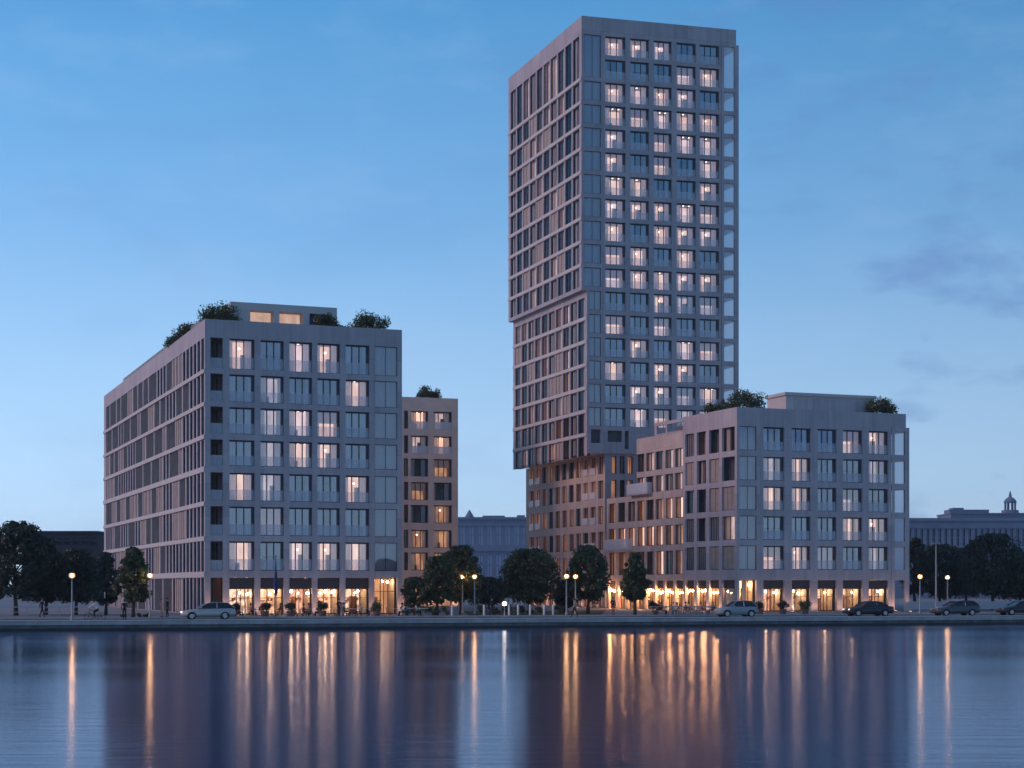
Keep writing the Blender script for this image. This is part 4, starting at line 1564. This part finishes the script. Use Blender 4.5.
# ================================================================== cars
def car(label, p, rz, paint, kind='estate', lit=True):
    o = thing('parked_car', label, 'car', p, rz, 'cars parked along the quay road')
    if kind == 'estate':
        st = [(-2.32, .42, .60, .66), (-2.22, .26, .72, .80), (-1.4, .22, .87, .88), (-.80, .22, .96, .90), (.9, .22, 1.0, .90), (1.75, .24, 1.02, .88), (2.22, .30, .98, .82), (2.32, .42, .80, .72)]
        gh = [(-.95, .95, .96, .78, .72), (-.15, .98, 1.40, .82, .62), (.7, 1.0, 1.48, .83, .62), (1.65, 1.0, 1.44, .82, .60), (2.2, .98, 1.02, .76, .68)]
    elif kind == 'saloon':
        st = [(-2.35, .40, .58, .68), (-2.25, .26, .70, .82), (-1.4, .22, .86, .89), (-.85, .22, .95, .90), (.8, .22, .98, .90), (1.5, .24, 1.0, .88), (2.25, .30, .97, .82), (2.35, .42, .78, .72)]
        gh = [(-1.0, .93, .94, .78, .72), (-.25, .96, 1.36, .82, .62), (.55, .97, 1.43, .83, .62), (1.0, .98, 1.38, .82, .60), (1.72, .99, 1.0, .76, .68)]
    else:
        st = [(-1.95, .42, .62, .66), (-1.86, .26, .76, .78), (-1.2, .22, .92, .85), (-.7, .22, 1.0, .86), (.9, .22, 1.02, .86), (1.6, .26, 1.0, .83), (1.88, .34, .96, .76), (1.95, .46, .8, .7)]
        gh = [(-.85, .98, .99, .75, .70), (-.2, 1.0, 1.45, .79, .60), (.5, 1.01, 1.52, .80, .60), (1.4, 1.01, 1.46, .79, .58), (1.85, .98, 1.0, .73, .65)]

    def loft(secs):
        b = MB()
        n = len(secs[0])
        for s in secs:
            b.v += s
        for i in range(len(secs) - 1):
            for k in range(n):
                a, c = i * n + k, i * n + (k + 1) % n
                b.f.append((a, c, c + n, a + n))
                b.m.append(0)
        b.f.append(tuple(reversed(range(n))))
        b.m.append(0)
        b.f.append(tuple(range((len(secs) - 1) * n, len(secs) * n)))
        b.m.append(0)
        return b
    secs = []
    for x, lo, hi, hw in st:
        m_ = lo + (hi - lo) * .45
        secs.append([(x, -hw * .88, lo), (x, -hw, lo + .1), (x, -hw, m_), (x, -hw * .96, hi - .06), (x, -hw * .86, hi), (x, hw * .86, hi), (x, hw * .96, hi - .06), (x, hw, m_), (x, hw, lo + .1), (x, hw * .88, lo)])
    loft(secs).build('body', paint, o, True)
    secs = [[(x, -a, lo - .03), (x, -(a + c) / 2 * 1.0, (lo + hi) / 2), (x, -c, hi), (x, c, hi), (x, (a + c) / 2, (lo + hi) / 2), (x, a, lo - .03)] for x, lo, hi, a, c in gh]
    loft(secs).build('cabin_glass', 'car_glass', o, False)
    b = MB()
    (x1, _, z1, _, c1), (x2, _, z2, _, c2), (x3, _, z3, _, c3) = gh[1], gh[2], gh[3]
    for (xa, za, ca), (xb, zb, cb) in (((x1, z1, c1), (x2, z2, c2)), ((x2, z2, c2), (x3, z3, c3))):
        for dz in (.012, .045):
            b.quad((xa, -ca - .02, za + dz), (xb, -cb - .02, zb + dz), (xb, cb + .02, zb + dz), (xa, ca + .02, za + dz))
        for sg in (-1, 1):
            b.quad((xa, sg * (ca + .02), za + .012), (xb, sg * (cb + .02), zb + .012), (xb, sg * (cb + .02), zb + .045), (xa, sg * (ca + .02), za + .045))
    # pillars
    for sg in (-1, 1):
        for i in (0, 1, 2, 3):
            xa, la, ha, aa, ca = gh[i]
            xb, lb_, hb, ab, cb = gh[i + 1]
            if i in (0, 3):
                b.tube([(xa, sg * (aa if ha - la < .1 else ca), ha + .01), (xb, sg * (cb if hb - lb_ > .1 else ab), hb + .01)], [.045, .045], 6)
        xm, lm, hm, am, cm = gh[2]
        b.tube([(xm, sg * am, lm), (xm, sg * cm, hm)], [.05, .04], 6)
    b.build('roof', paint, o)
    wx = (-1.42, 1.38) if kind != 'hatch' else (-1.2, 1.2)
    for x in wx:
        for sg in (-1, 1):
            w_ = MB()
            yy = sg * .80
            w_.tube([(x, yy - sg * .2, .32), (x, yy + sg * .085, .32)], [.32, .32], 18)
            wo_ = w_.build('wheel', 'tyre', o, False)
            r_ = MB()
            r_.tube([(x, yy + sg * .08, .32), (x, yy + sg * .10, .32)], [.21, .19], 14)
            r_.build('rim', 'rim', wo_)
            a_ = MB()
            for k in range(12):
                t0, t1 = math.pi * k / 12, math.pi * (k + 1) / 12
                y_ = sg * (.905 if kind != 'hatch' else .865)
                a_.quad((x + .40 * math.cos(t0), y_, .30 + .40 * math.sin(t0)), (x + .40 * math.cos(t1), y_, .30 + .40 * math.sin(t1)), (x + .30 * math.cos(t1), y_, .30 + .30 * math.sin(t1)), (x + .30 * math.cos(t0), y_, .30 + .30 * math.sin(t0)))
            a_.build('wheel_arch', 'tyre', o)
    xf, xr = st[0][0], st[-1][0]
    for sg in (-1, 1):
        h_ = MB()
        h_.ball((xf + .13, sg * .60, .66), .12, 0, 8, .6)
        h_.build('headlight', 'headlight' if lit else 'rim', o, True)
        h_ = MB()
        h_.box(xr - .12, xr - .02, sg * .66 - .1, sg * .66 + .1, .72, .88)
        h_.build('tail_light', 'tail_red', o)
        h_ = MB()
        h_.box(gh[0][0] + .22, gh[0][0] + .36, sg * .92 - .07, sg * .92 + .07, 1.0, 1.12)
        h_.build('mirror', paint, o)
    return o


mat('car_glass', (.02, .025, .035), .08)
mat('tyre', (.012, .012, .013), .8)
mat('rim', (.45, .45, .47), .35, metal=.8)
mat('headlight', (.9, .9, .9), emit=(1.0, .86, .70), estr=3.0)
mat('tail_red', (.35, .02, .02), .3)
mat('paint_pale', (.26, .27, .30), .35, metal=.3)
mat('paint_silver', (.48, .45, .43), .32, metal=.4)
mat('paint_white', (.28, .32, .34), .3)
mat('paint_dark', (.03, .03, .042), .28)
mat('paint_grey', (.09, .09, .105), .3, metal=.3)
car('silver estate car parked facing left before the left block', qpx(208, 4.0, 0), QA, 'paint_silver', 'estate')
car('small white car with blue tinted windows before the right block corner', qpx(736, 4.0, 0), QA, 'paint_white', 'hatch', False)
car('dark saloon with a lit headlight before the last shops of the right block', qpx(868, 4.2, 0), QA, 'paint_dark', 'saloon')
car('dark grey estate car under the pair of lamps on the right', qpx(955, 4.4, 0), QA, 'paint_grey', 'estate', False)
car('dark saloon at the right edge of the picture', qpx(1020, 6.8, 0), QA, 'paint_dark', 'saloon', False)

# ================================================================== people
def person(label, p, rz, pose, top, legs, skin='skin', hair='hair_dark', seed=0, height=1.72, group=None):
    """one skinned body; faces -y locally"""
    r_ = random.Random(seed)
    J, E, RG = {}, [], {}
    s = height / 1.72
    sit = pose in ('sit', 'cycle')
    hip = .93 if not sit else (.50 if pose == 'sit' else .95)
    lean = .0 if pose in ('stand', 'walk') else (.08 if pose == 'sit' else -.35)

    def j(n, x, y, z, r):
        J[n] = ((x * s, y * s, z * s), r * s)
    j('pelvis', 0, 0, hip, .125)
    j('waist', 0, lean * .3, hip + .17, .115)
    j('chest', 0, lean * .7, hip + .36, .135)
    j('neck0', 0, lean, hip + .50, .065)
    j('neck', 0, lean - .01, hip + .57, .052)
    j('head', 0, lean - .03, hip + .68, .092)
    j('crown', 0, lean - .02, hip + .76, .07)
    st = {'stand': (.02, -.02), 'walk': (.26, -.24)}.get(pose, (0, 0))
    for sg, n, d in ((-1, 'l', st[0]), (1, 'r', st[1])):
        j('hip' + n, sg * .095, 0, hip - .03, .092)
        if pose == 'sit':
            j('knee' + n, sg * .12, -.43, hip - .02, .062)
            j('ankle' + n, sg * .12, -.42, .09, .042)
            j('toe' + n, sg * .13, -.58, .045, .035)
        elif pose == 'cycle':
            k = .0 if sg < 0 else .2
            j('knee' + n, sg * .12, -.36, .62 + k, .062)
            j('ankle' + n, sg * .12, -.20, .28 + k * .9, .042)
            j('toe' + n, sg * .12, -.36, .24 + k * .9, .035)
        else:
            j('knee' + n, sg * .10, -d * .62 - .02, .50, .062)
            j('ankle' + n, sg * .10, -d + (.06 if d < 0 else 0), .09 + (.05 if d < -.1 else 0), .042)
            j('toe' + n, sg * .12, -d - .15 + (.06 if d < 0 else 0), .045, .035)
        j('sh' + n, sg * .185, lean, hip + .46, .062)
        if pose == 'sit':
            e, w_ = (sg * .25, -.08, hip + .20), (sg * .18, -.36, hip + .24)
        elif pose == 'cycle':
            e, w_ = (sg * .24, lean - .24, hip + .28), (sg * .22, lean - .40, hip + .10)
        elif pose == 'walk':
            e, w_ = (sg * .24, d * .35, hip + .20), (sg * .23, d * .8 - .10, hip - .02)
        else:
            e, w_ = (sg * .24, .03, hip + .19), (sg * .23, -.06, hip - .05) if sg > 0 else (sg * .16, -.24, hip + .28)
        j('el' + n, *e, .046)
        j('wr' + n, *w_, .034)
        dv = (Vector(w_) - Vector(e)).normalized()
        j('palm' + n, *(Vector(w_) + dv * .09), .036)
        E += [('pelvis', 'hip' + n), ('hip' + n, 'knee' + n), ('knee' + n, 'ankle' + n), ('ankle' + n, 'toe' + n), ('chest', 'sh' + n), ('sh' + n, 'el' + n), ('el' + n, 'wr' + n), ('wr' + n, 'palm' + n)]
    E += [('pelvis', 'waist'), ('waist', 'chest'), ('chest', 'neck0'), ('neck0', 'neck'), ('neck', 'head'), ('head', 'crown')]
    names = list(J)
    me = bpy.data.meshes.new('skeleton')
    me.from_pydata([J[n][0] for n in names], [(names.index(a), names.index(c)) for a, c in E], [])
    tmp = bpy.data.objects.new('skeleton', me)
    col.objects.link(tmp)
    md = tmp.modifiers.new('skin', 'SKIN')
    sv = me.skin_vertices[0].data
    for i, n in enumerate(names):
        sv[i].radius = (J[n][1], J[n][1] * (.8 if n in ('chest', 'waist', 'pelvis') else 1))
        sv[i].use_root = (n == 'pelvis')
    sb = tmp.modifiers.new('sub', 'SUBSURF')
    sb.levels = sb.render_levels = 1
    dg = bpy.context.evaluated_depsgraph_get()
    body = bpy.data.meshes.new_from_object(tmp.evaluated_get(dg))
    body.name = 'person'
    bpy.data.objects.remove(tmp)
    # five fingers on each hand, rooted in the palm
    fb = MB()
    for n in 'lr':
        w_, pl = Vector(J['wr' + n][0]), Vector(J['palm' + n][0])
        dv = (pl - w_).normalized()
        side = dv.cross(Vector((1 if n == 'r' else -1, 0, .2))).normalized()
        inn = dv.cross(side)
        for k in range(5):
            off = (k - 1.5) * .018
            ln = (.07, .085, .08, .06, .055)[k]
            if k == 4:
                fb.tube([pl - dv * .05 + side * .03, pl + side * .06 + inn * .015, pl + dv * .02 + side * .065 + inn * .03], [.011, .010, .008], 5)
            else:
                fb.tube([pl + side * off, pl + dv * ln * .6 + side * off * 1.2, pl + dv * ln + side * off * 1.2 + inn * .03], [.010, .009, .007], 5)
    bmh = bmesh.new()
    bmh.from_mesh(body)
    fm = fb.mesh('fingers', ['skin'])
    nb = len(bmh.faces)
    bmh.from_mesh(fm)
    bmh.to_mesh(body)
    bmh.free()
    bpy.data.meshes.remove(fm)
    body.materials.clear()
    for m_ in (skin, top, legs, 'shoe'):
        body.materials.append(MATS[m_])

    def region(a, c):
        if c in ('head', 'crown', 'neck') or c.startswith('palm'):
            return 0
        if c.startswith('knee') or c.startswith('ankle') or c.startswith('hip'):
            return 2
        if c.startswith('toe'):
            return 3
        return 1
    segs = [(Vector(J[a][0]), Vector(J[c][0]), region(a, c)) for a, c in E]
    idx = []
    for pi, pf in enumerate(body.polygons):
        if pi >= nb:
            idx.append(0)
            continue
        best, bd = 1, 9e9
        for a, c, g_ in segs:
            ab = c - a
            t_ = max(0, min(1, (pf.center - a).dot(ab) / max(1e-9, ab.length_squared)))
            d_ = (a + ab * t_ - pf.center).length
            if d_ < bd:
                bd, best = d_, g_
        idx.append(best)
    body.polygons.foreach_set('material_index', idx)
    body.polygons.foreach_set('use_smooth', [True] * len(idx))
    o = link('person', body, None, p, rz)
    tag(o, label, 'person', group)
    h_ = MB()
    hc_ = Vector(J['head'][0]) + Vector((0, .012, .035)) * s
    h_.ball((0, 0, 0), .108 * s, 0, 10, 1.05)
    h_.v = [(v[0] + hc_.x, v[1] + hc_.y + (.02 if v[2] < 0 else 0), v[2] + hc_.z) for v in h_.v if True]
    h_.v = [(x, max(y, hc_.y - .05 * s) if z < hc_.z + .02 else y, z) for x, y, z in h_.v]
    h_.build('hair', hair, o, True)
    f_ = MB()
    for sg in (-1, 1):
        f_.ball((sg * .032 * s, hc_.y - .118 * s, J['head'][0][2] + .005 * s), .010 * s, 0, 6)
    f_.build('eyes', 'hair_dark', o)
    return o


mat('skin', (.42, .25, .18), .6)
mat('hair_dark', (.02, .014, .010), .7)
mat('hair_fair', (.22, .13, .06), .7)
mat('shoe', (.02, .02, .02), .6)
mat('cloth_black', (.018, .018, .022), .9)
mat('cloth_navy', (.025, .03, .06), .9)
mat('cloth_white', (.65, .64, .62), .9)
mat('cloth_red', (.32, .05, .05), .9)
mat('cloth_beige', (.40, .30, .22), .9)
mat('cloth_grey', (.14, .14, .15), .9)
mat('cloth_pink', (.52, .28, .28), .9)
person('woman in dark coat standing on the quay below the young tree', qpx(124.5, 1.0, .06), R(200), 'stand', 'cloth_black', 'cloth_black', height=1.72)
person('person in pale pink top standing beside the left block side wall', qpx(161.5, 11, .115), R(120), 'stand', 'cloth_pink', 'cloth_beige', hair='hair_fair', height=1.68)
person('person in black clothes standing beside the pale pink figure', qpx(167.3, 11, .115), R(-60), 'stand', 'cloth_black', 'cloth_black', height=1.74)
person('dark figure walking under the far left trees', qpx(42, 11, .115), R(80), 'walk', 'cloth_navy', 'cloth_black')
person('dark figure walking past the park bollards', qpx(491.7, 10.5, .115), R(90), 'walk', 'cloth_navy', 'cloth_navy')
person('person in pale top walking below the twin lamps', qpx(574.5, 1.2, .06), R(-80), 'walk', 'cloth_beige', 'cloth_black')
person('person in red trousers standing before the pink lit bay', qpx(613, 10.5, .115), R(15), 'stand', 'cloth_black', 'cloth_red')
person('dark figure standing between cafe tables before the last left shop', qpx(339, 13, .0), R(40), 'stand', 'cloth_black', 'cloth_navy')

# cyclist
bk = thing('bicycle', 'bicycle ridden along the quay at the far left', 'bicycle', qpx(96, 2.6, 0), QA - R(90))
b = MB()
P = {'bb': (0, -.02, .28), 'seat': (0, .16, .88), 'head': (0, -.50, .86), 'hd2': (0, -.54, .62), 'rear': (0, .46, .34), 'front': (0, -.62, .34)}
for a, c in (('bb', 'seat'), ('bb', 'hd2'), ('seat', 'head'), ('bb', 'rear'), ('seat', 'rear'), ('head', 'front')):
    b.tube([P[a], P[c]], [.018, .018], 6)
b.build('frame', 'metal_dark', bk, True)
for c in ('rear', 'front'):
    w_ = MB()
    pts = [(0, P[c][1] + .33 * math.cos(t_), P[c][2] + .33 * math.sin(t_)) for t_ in [2 * math.pi * k / 20 for k in range(21)]]
    w_.tube(pts, [.018] * 21, 5, 0, False)
    for k in range(8):
        t_ = math.pi * k / 8
        w_.tube([(0, P[c][1] - .32 * math.cos(t_), P[c][2] - .32 * math.sin(t_)), (0, P[c][1] + .32 * math.cos(t_), P[c][2] + .32 * math.sin(t_))], [.004, .004], 4)
    w_.build('wheel', 'tyre', bk)
b = MB()
b.tube([(-.26, -.52, 1.0), (0, -.55, .98), (.26, -.52, 1.0)], [.016] * 3, 6)
b.tube([(0, -.50, .86), (0, -.55, .98)], [.018] * 2, 6)
b.build('handlebar', 'metal_dark', bk)
b = MB()
b.ball((0, .17, .91), .12, 0, 8, .35)
b.build('saddle', 'metal_dark', bk, True)
pc = qpx(96, 2.6, 0)
off = Matrix.Rotation(QA - R(90), 4, 'Z') @ Vector((0, .15, 0))
person('cyclist in white top riding a bicycle at the far left', pc + off, QA - R(90), 'cycle', 'cloth_white', 'cloth_navy')

# ================================================================== terraces
GRP_T, GRP_C, GRP_S, GRP_P = 'cafe tables on the terraces', 'cafe chairs on the terraces', 'people seated on the terraces', 'planters on the terraces'
ordn = ['first', 'second', 'third', 'fourth', 'fifth', 'sixth', 'seventh', 'eighth', 'ninth', 'tenth', 'eleventh', 'twelfth', 'thirteenth', 'fourteenth', 'fifteenth', 'sixteenth']


def make_table():
    o = thing('cafe_table', 'x', 'table', group=GRP_T)
    b = MB()
    b.lathe([(.001, .755), (.42, .755), (.42, .725), (.001, .725)], 16)
    b.build('tabletop', 'white_paint', o)
    b = MB()
    b.lathe([(.22, 0), (.22, .03), (.035, .05), (.035, .724)], 10)
    b.build('leg', 'metal_grey', o)
    return o


def make_chair():
    o = thing('cafe_chair', 'x', 'chair', group=GRP_C)
    b = MB()
    b.box(-.21, .21, -.22, .2, .43, .47)
    b.build('seat', 'wood', o)
    b = MB()
    b.box(-.21, .21, .19, .22, .62, .88)
    b.build('backrest', 'wood', o)
    for sx in (-1, 1):
        for sy in (-1, 1):
            b = MB()
            b.tube([(sx * .19, sy * .19, 0), (sx * .18, sy * .18 + (.0), .43)] + ([(sx * .18, .205, .88)] if sy > 0 else []), [.016] * (3 if sy > 0 else 2), 5)
            b.build('leg', 'metal_dark', o)
    return o


t0, c0 = make_table(), make_chair()
pal_top = ['cloth_black', 'cloth_white', 'cloth_red', 'cloth_beige', 'cloth_navy', 'cloth_grey', 'cloth_pink']
nm = {'cloth_black': 'black', 'cloth_white': 'white', 'cloth_red': 'red', 'cloth_beige': 'beige', 'cloth_navy': 'navy', 'cloth_grey': 'grey', 'cloth_pink': 'pink'}
TAB = [(246, 16, 'left'), (259, 18, 'left'), (272, 16, 'left'), (300, 17, 'left'), (312, 15.5, 'left'), (334, 17, 'left'), (352, 16, 'left'), (366, 17.5, 'left'), (396, 16, 'left'), (410, 18, 'left'), (424, 17, 'left'),
       (669, 14, 'right'), (681, 15.5, 'right'), (693, 14, 'right'), (706, 15, 'right')]
rs = random.Random(4)
cnt = {'left': 0, 'right': 0}
first_t = first_c = True
nchair = {'left': 0, 'right': 0}
for i, (px, y, side) in enumerate(TAB):
    base = qpx(px, y, 0.0)
    n = cnt[side]
    cnt[side] += 1
    o = t0 if first_t else copy_tree(t0)
    first_t = False
    o.location = base
    where = 'terrace before the left block' if side == 'left' else 'terrace before the courtyard wing'
    tag(o, 'round white cafe table, %s from the left on the %s' % (ordn[n], where), 'table')
    for sg in (-1, 1):
        cp = base + QU * sg * .72 + QV * rs.uniform(-.15, .15)
        o = c0 if first_c else copy_tree(c0)
        first_c = False
        o.location = cp
        rz = QA + (R(90) if sg < 0 else R(-90)) + rs.uniform(-.2, .2)
        o.rotation_euler = (0, 0, rz)
        nchair[side] += 1
        tag(o, 'wooden chair %s of the %s cafe table from the left, %s terrace' % ('left' if sg < 0 else 'right', ordn[n], 'left block' if side == 'left' else 'courtyard wing'), 'chair')
        if rs.random() < .85:
            tp = rs.choice(pal_top)
            person('person in %s top seated %s of the %s cafe table, %s terrace' % (nm[tp], 'left' if sg < 0 else 'right', ordn[n], 'left block' if side == 'left' else 'courtyard wing'),
                   cp, rz, 'sit', tp, rs.choice(['cloth_black', 'cloth_navy', 'cloth_beige']), hair=rs.choice(['hair_dark', 'hair_fair']), seed=i * 2 + sg, height=rs.uniform(1.62, 1.8), group=GRP_S)
for px, y, lf, lab in ((233.5, 14.5, 'leaf_bronze', 'planter with bronze bush beside the silver car'), (265, 14.2, 'leaf_bronze', 'planter with low bronze bush left of the furled blue flag'), (290.5, 14.5, 'leaf', 'planter with round dark bush before the third left shop'),
                       (322.5, 14.5, 'leaf', 'planter with round dark bush before the fourth left shop'), (376.5, 14.5, 'leaf', 'planter with wide dark bush before the brown end bay of the left block'),
                       (655, 12.8, 'leaf_bronze', 'planter with tall bronze bush right of the lone street tree'), (760, 15, 'leaf_bronze', 'planter with bush before the first shop of the right block'),
                       (783, 15, 'leaf_bronze', 'planter with bush before the second column of the right block'), (805, 15, 'leaf', 'planter with bush before the third shop of the right block')):
    o = thing('planter', lab, 'planter', qpx(px, y, .0), QA, GRP_P)
    b = MB()
    b.lathe([(.001, .0), (.30, .0), (.38, .55), (.40, .58), (.36, .58), (.34, .5), (.001, .5)], 14)
    b.build('pot', 'terracotta', o)
    c = MB()
    r_ = random.Random(int(px))
    leaf_cloud(c, [(r_.uniform(-.35, .35), r_.uniform(-.35, .35), r_.uniform(.75, 1.25), .34) for _ in range(9)], 70, .10, r_)
    c.build('foliage', lf, o)


# hedges of the park
def hedge(label, pa, pb, y, h, d, leaf='leaf', seed=0):
    a, c = qpx(pa, y), qpx(pb, y)
    L = (c - a).length
    r_ = random.Random(seed)
    b = MB()
    cl = [(r_.uniform(0, L), r_.uniform(-d / 2, d / 2), h * r_.uniform(.2, .75), h * .32) for _ in range(int(L * 4))]
    leaf_cloud(b, cl, 60, .12, r_)
    o = b.build('hedge', leaf)
    o.location = a
    o.rotation_euler = (0, 0, math.atan2((c - a).y, (c - a).x))
    tag(o, label, 'hedge')


hedge('low dark hedge behind the park bollards', 478, 566, 24, 1.1, 1.2, 'leaf', 2)
hedge('low hedge under the mid height tree beside the left block', 408, 452, 20, 1.0, 1.0, 'leaf', 3)
hedge('low hedge at the foot of the young tree on the left', 116, 152, 12.5, .5, .8, 'leaf_dark', 4)
strip_b = MB()
a, c = qpx(470, 15), qpx(600, 15)
strip_b.quad(qpx(470, 14.5, .004), qpx(600, 14.5, .004), qpx(606, 48, .004), qpx(462, 48, .004))
tag(strip_b.build('lawn', 'lawn'), kind='structure')


# railings
def railing(name, label, pa, pb, y, h, m, solid=False, cat='railing'):
    a, c = qpx(pa, y), qpx(pb, y)
    L = (c - a).length
    o = thing(name, label, cat, a, math.atan2((c - a).y, (c - a).x))
    b = MB()
    b.box(0, L, -.04, .04, h - .08, h)
    b.box(0, L, -.03, .03, h * .5, h * .5 + .06)
    if solid:
        b.box(0, L, -.025, .025, .25, h - .1)
    b.build('rail', m, o)
    n = int(L / 3) + 1
    for i in range(n):
        b = MB()
        b.box(i * L / n - .04, i * L / n + .04, -.05, .05, 0, h - .02)
        b.build('post', m, o)
    return o


mat('rail_pale', (.40, .41, .45), .7)
railing('railing', 'long pale railing under the dark trees at the far left', -40, 92, 15, 1.05, 'rail_pale')
railing('barrier', 'white low barrier under the dark trees on the right', 905, 1060, 30, 1.15, 'rail_pale', True, 'barrier')
railing('railing', 'grey terrace railing before the shops of the courtyard wing', 650, 716, 11.8, .95, 'metal_grey')


# ================================================================== distant buildings
mat('far_haze_grey', (.20, .24, .33), .9, var=.15, vscale=.2)  # blue in the far tones stands for haze over the distance
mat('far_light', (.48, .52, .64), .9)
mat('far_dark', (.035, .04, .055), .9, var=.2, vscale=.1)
mat('far_haze_blue', (.14, .19, .28), .9)
mat('far_glass', (.10, .12, .17), .25)


def far_building(label, pxa, pxb, Y, top, rows, ncol, m, win, roof_h=.8, ww=.5, depth=16, name='distant_building'):
    xa, xb = (pxa - 512) / FOC * Y, (pxb - 512) / FOC * Y
    z1 = EYE + (HOR - top) / FOC * Y
    L = xb - xa
    o = thing(name, label, 'building', (xa, Y, 0), 0)
    ops = []
    pitch = L / ncol
    for (yt, yb) in rows:
        zt_, zb_ = EYE + (HOR - yt) / FOC * Y, EYE + (HOR - yb) / FOC * Y
        for i in range(ncol):
            ops.append((round(i * pitch + pitch * (1 - ww) / 2, 3), round(i * pitch + pitch * (1 + ww) / 2, 3), round(zb_, 3), round(zt_, 3)))
    class T_:
        pass
    fb = Building.__new__(Building)
    fb.root, fb.sk, fb.wrot = o, 0.0, 0.0
    fb.grid('wall', m, 'F', 0, L, 0, z1, ops, reveal=.3)
    b = MB()
    b.quad((0, 0, 0), (0, depth, 0), (0, depth, z1), (0, 0, z1))
    b.quad((L, 0, 0), (L, depth, 0), (L, depth, z1), (L, 0, z1))
    b.quad((0, depth, 0), (L, depth, 0), (L, depth, z1), (0, depth, z1))
    b.build('side_wall', m, o)
    b = MB()
    b.box(-.3, L + .3, -.4, depth + .3, z1 + .003, z1 + roof_h)
    b.build('roof', m, o)
    b = MB()
    b.box(-.15, L + .15, -.25, -.002, z1 - 1.6, z1 - 1.2)
    if len(rows) > 1:
        zz = EYE + (HOR - (rows[0][1] + rows[1][0]) / 2) / FOC * Y
        b.box(-.1, L + .1, -.25, -.002, zz - .3, zz + .3)
    b.build('cornice', m, o)
    for a_, c_, e_, f_ in ops[:100]:
        b = MB()
        b.quad((a_, .25, e_), (c_, .25, e_), (c_, .25, f_), (a_, .25, f_), 1)
        b.box((a_ + c_) / 2 - .08, (a_ + c_) / 2 + .08, .15, .245, e_, f_, 0)
        b.box(a_, (a_ + c_) / 2 - .081, .16, .244, (e_ + f_) / 2 - .06, (e_ + f_) / 2 + .06, 0)
        b.box((a_ + c_) / 2 + .081, c_, .16, .244, (e_ + f_) / 2 - .06, (e_ + f_) / 2 + .06, 0)
        b.build('window', [m, win], o)
    return o, L, z1


o, L, z1 = far_building('grey old building with tall windows seen between the left block and the tower', 440, 548, 420, 519.5, [(525, 545), (555, 576)], 12, 'far_haze_grey', 'far_light', .6, .5)
b = MB()
b.lathe([(1.1, z1), (1.1, z1 + .9), (.7, z1 + 1.6), (.05, z1 + 2.6)], 8, 0, ((469 - 440) / FOC * 420, 4, 0))
b.box(10.5, 16, 3, 9, z1, z1 + 1.1)
b.box(19, 21, 3, 9, z1, z1 + 1.2)
b.build('roof_turret', 'far_haze_grey', o)
far_building('low dark hall behind the trees at the far left', 22, 97, 330, 533, [(538, 545)], 9, 'far_dark', 'far_dark', .4, .6, 20)
o, L, z1 = far_building('long pale palace front with many tall windows behind the right trees', 895, 1075, 400, 521, [(529, 546)], 30, 'far_haze_grey', 'far_dark', .7, .42, 18)
o, L, z1 = far_building('distant hazy blue city roofs with a small domed lantern tower on the right', 951, 1075, 620, 514, [(517, 519)], 14, 'far_haze_blue', 'far_haze_blue', .4, .5, 20)
b = MB()
b.box(0.5, 15, 4, 12, z1, z1 + 1.8)
b.box(2, 6, 5, 11, z1 + 1.8, z1 + 2.5)
b.build('attic', 'far_haze_blue', o)
cx = (1015 - 951) / FOC * 620
b = MB()
b.lathe([(3.2, z1), (3.2, z1 + 1.6), (2.2, z1 + 1.7)], 8, 0, (cx, 6, 0))
for k in range(8):
    an = 2 * math.pi * k / 8
    b.tube([(cx + 1.9 * math.cos(an), 6 + 1.9 * math.sin(an), z1 + 1.6), (cx + 1.9 * math.cos(an), 6 + 1.9 * math.sin(an), z1 + 4.4)], [.3, .3], 6)
b.lathe([(2.4, z1 + 4.4), (2.4, z1 + 4.8), (1.9, z1 + 5.6), (1.0, z1 + 6.3), (.6, z1 + 6.5), (.5, z1 + 7.4), (.1, z1 + 8.8)], 10, 0, (cx, 6, 0))
b.build('lantern_tower', 'far_haze_blue', o)

# ================================================================== the evening air
hm = bpy.data.materials.new('haze')
hm.use_nodes = True
hm.node_tree.nodes.clear()
ho = hm.node_tree.nodes.new('ShaderNodeOutputMaterial')
hv = hm.node_tree.nodes.new('ShaderNodeVolumePrincipled')
hv.inputs['Color'].default_value = (0.80, 0.86, 0.95, 1)
hv.inputs['Density'].default_value = 0.00014
hm.node_tree.links.new(hv.outputs[0], ho.inputs['Volume'])
MATS['haze'] = hm
b = MB()
b.box(-2600, 2600, -480, 3700, -5.0, 82.0)
tag(b.build('haze', 'haze'), kind='stuff')
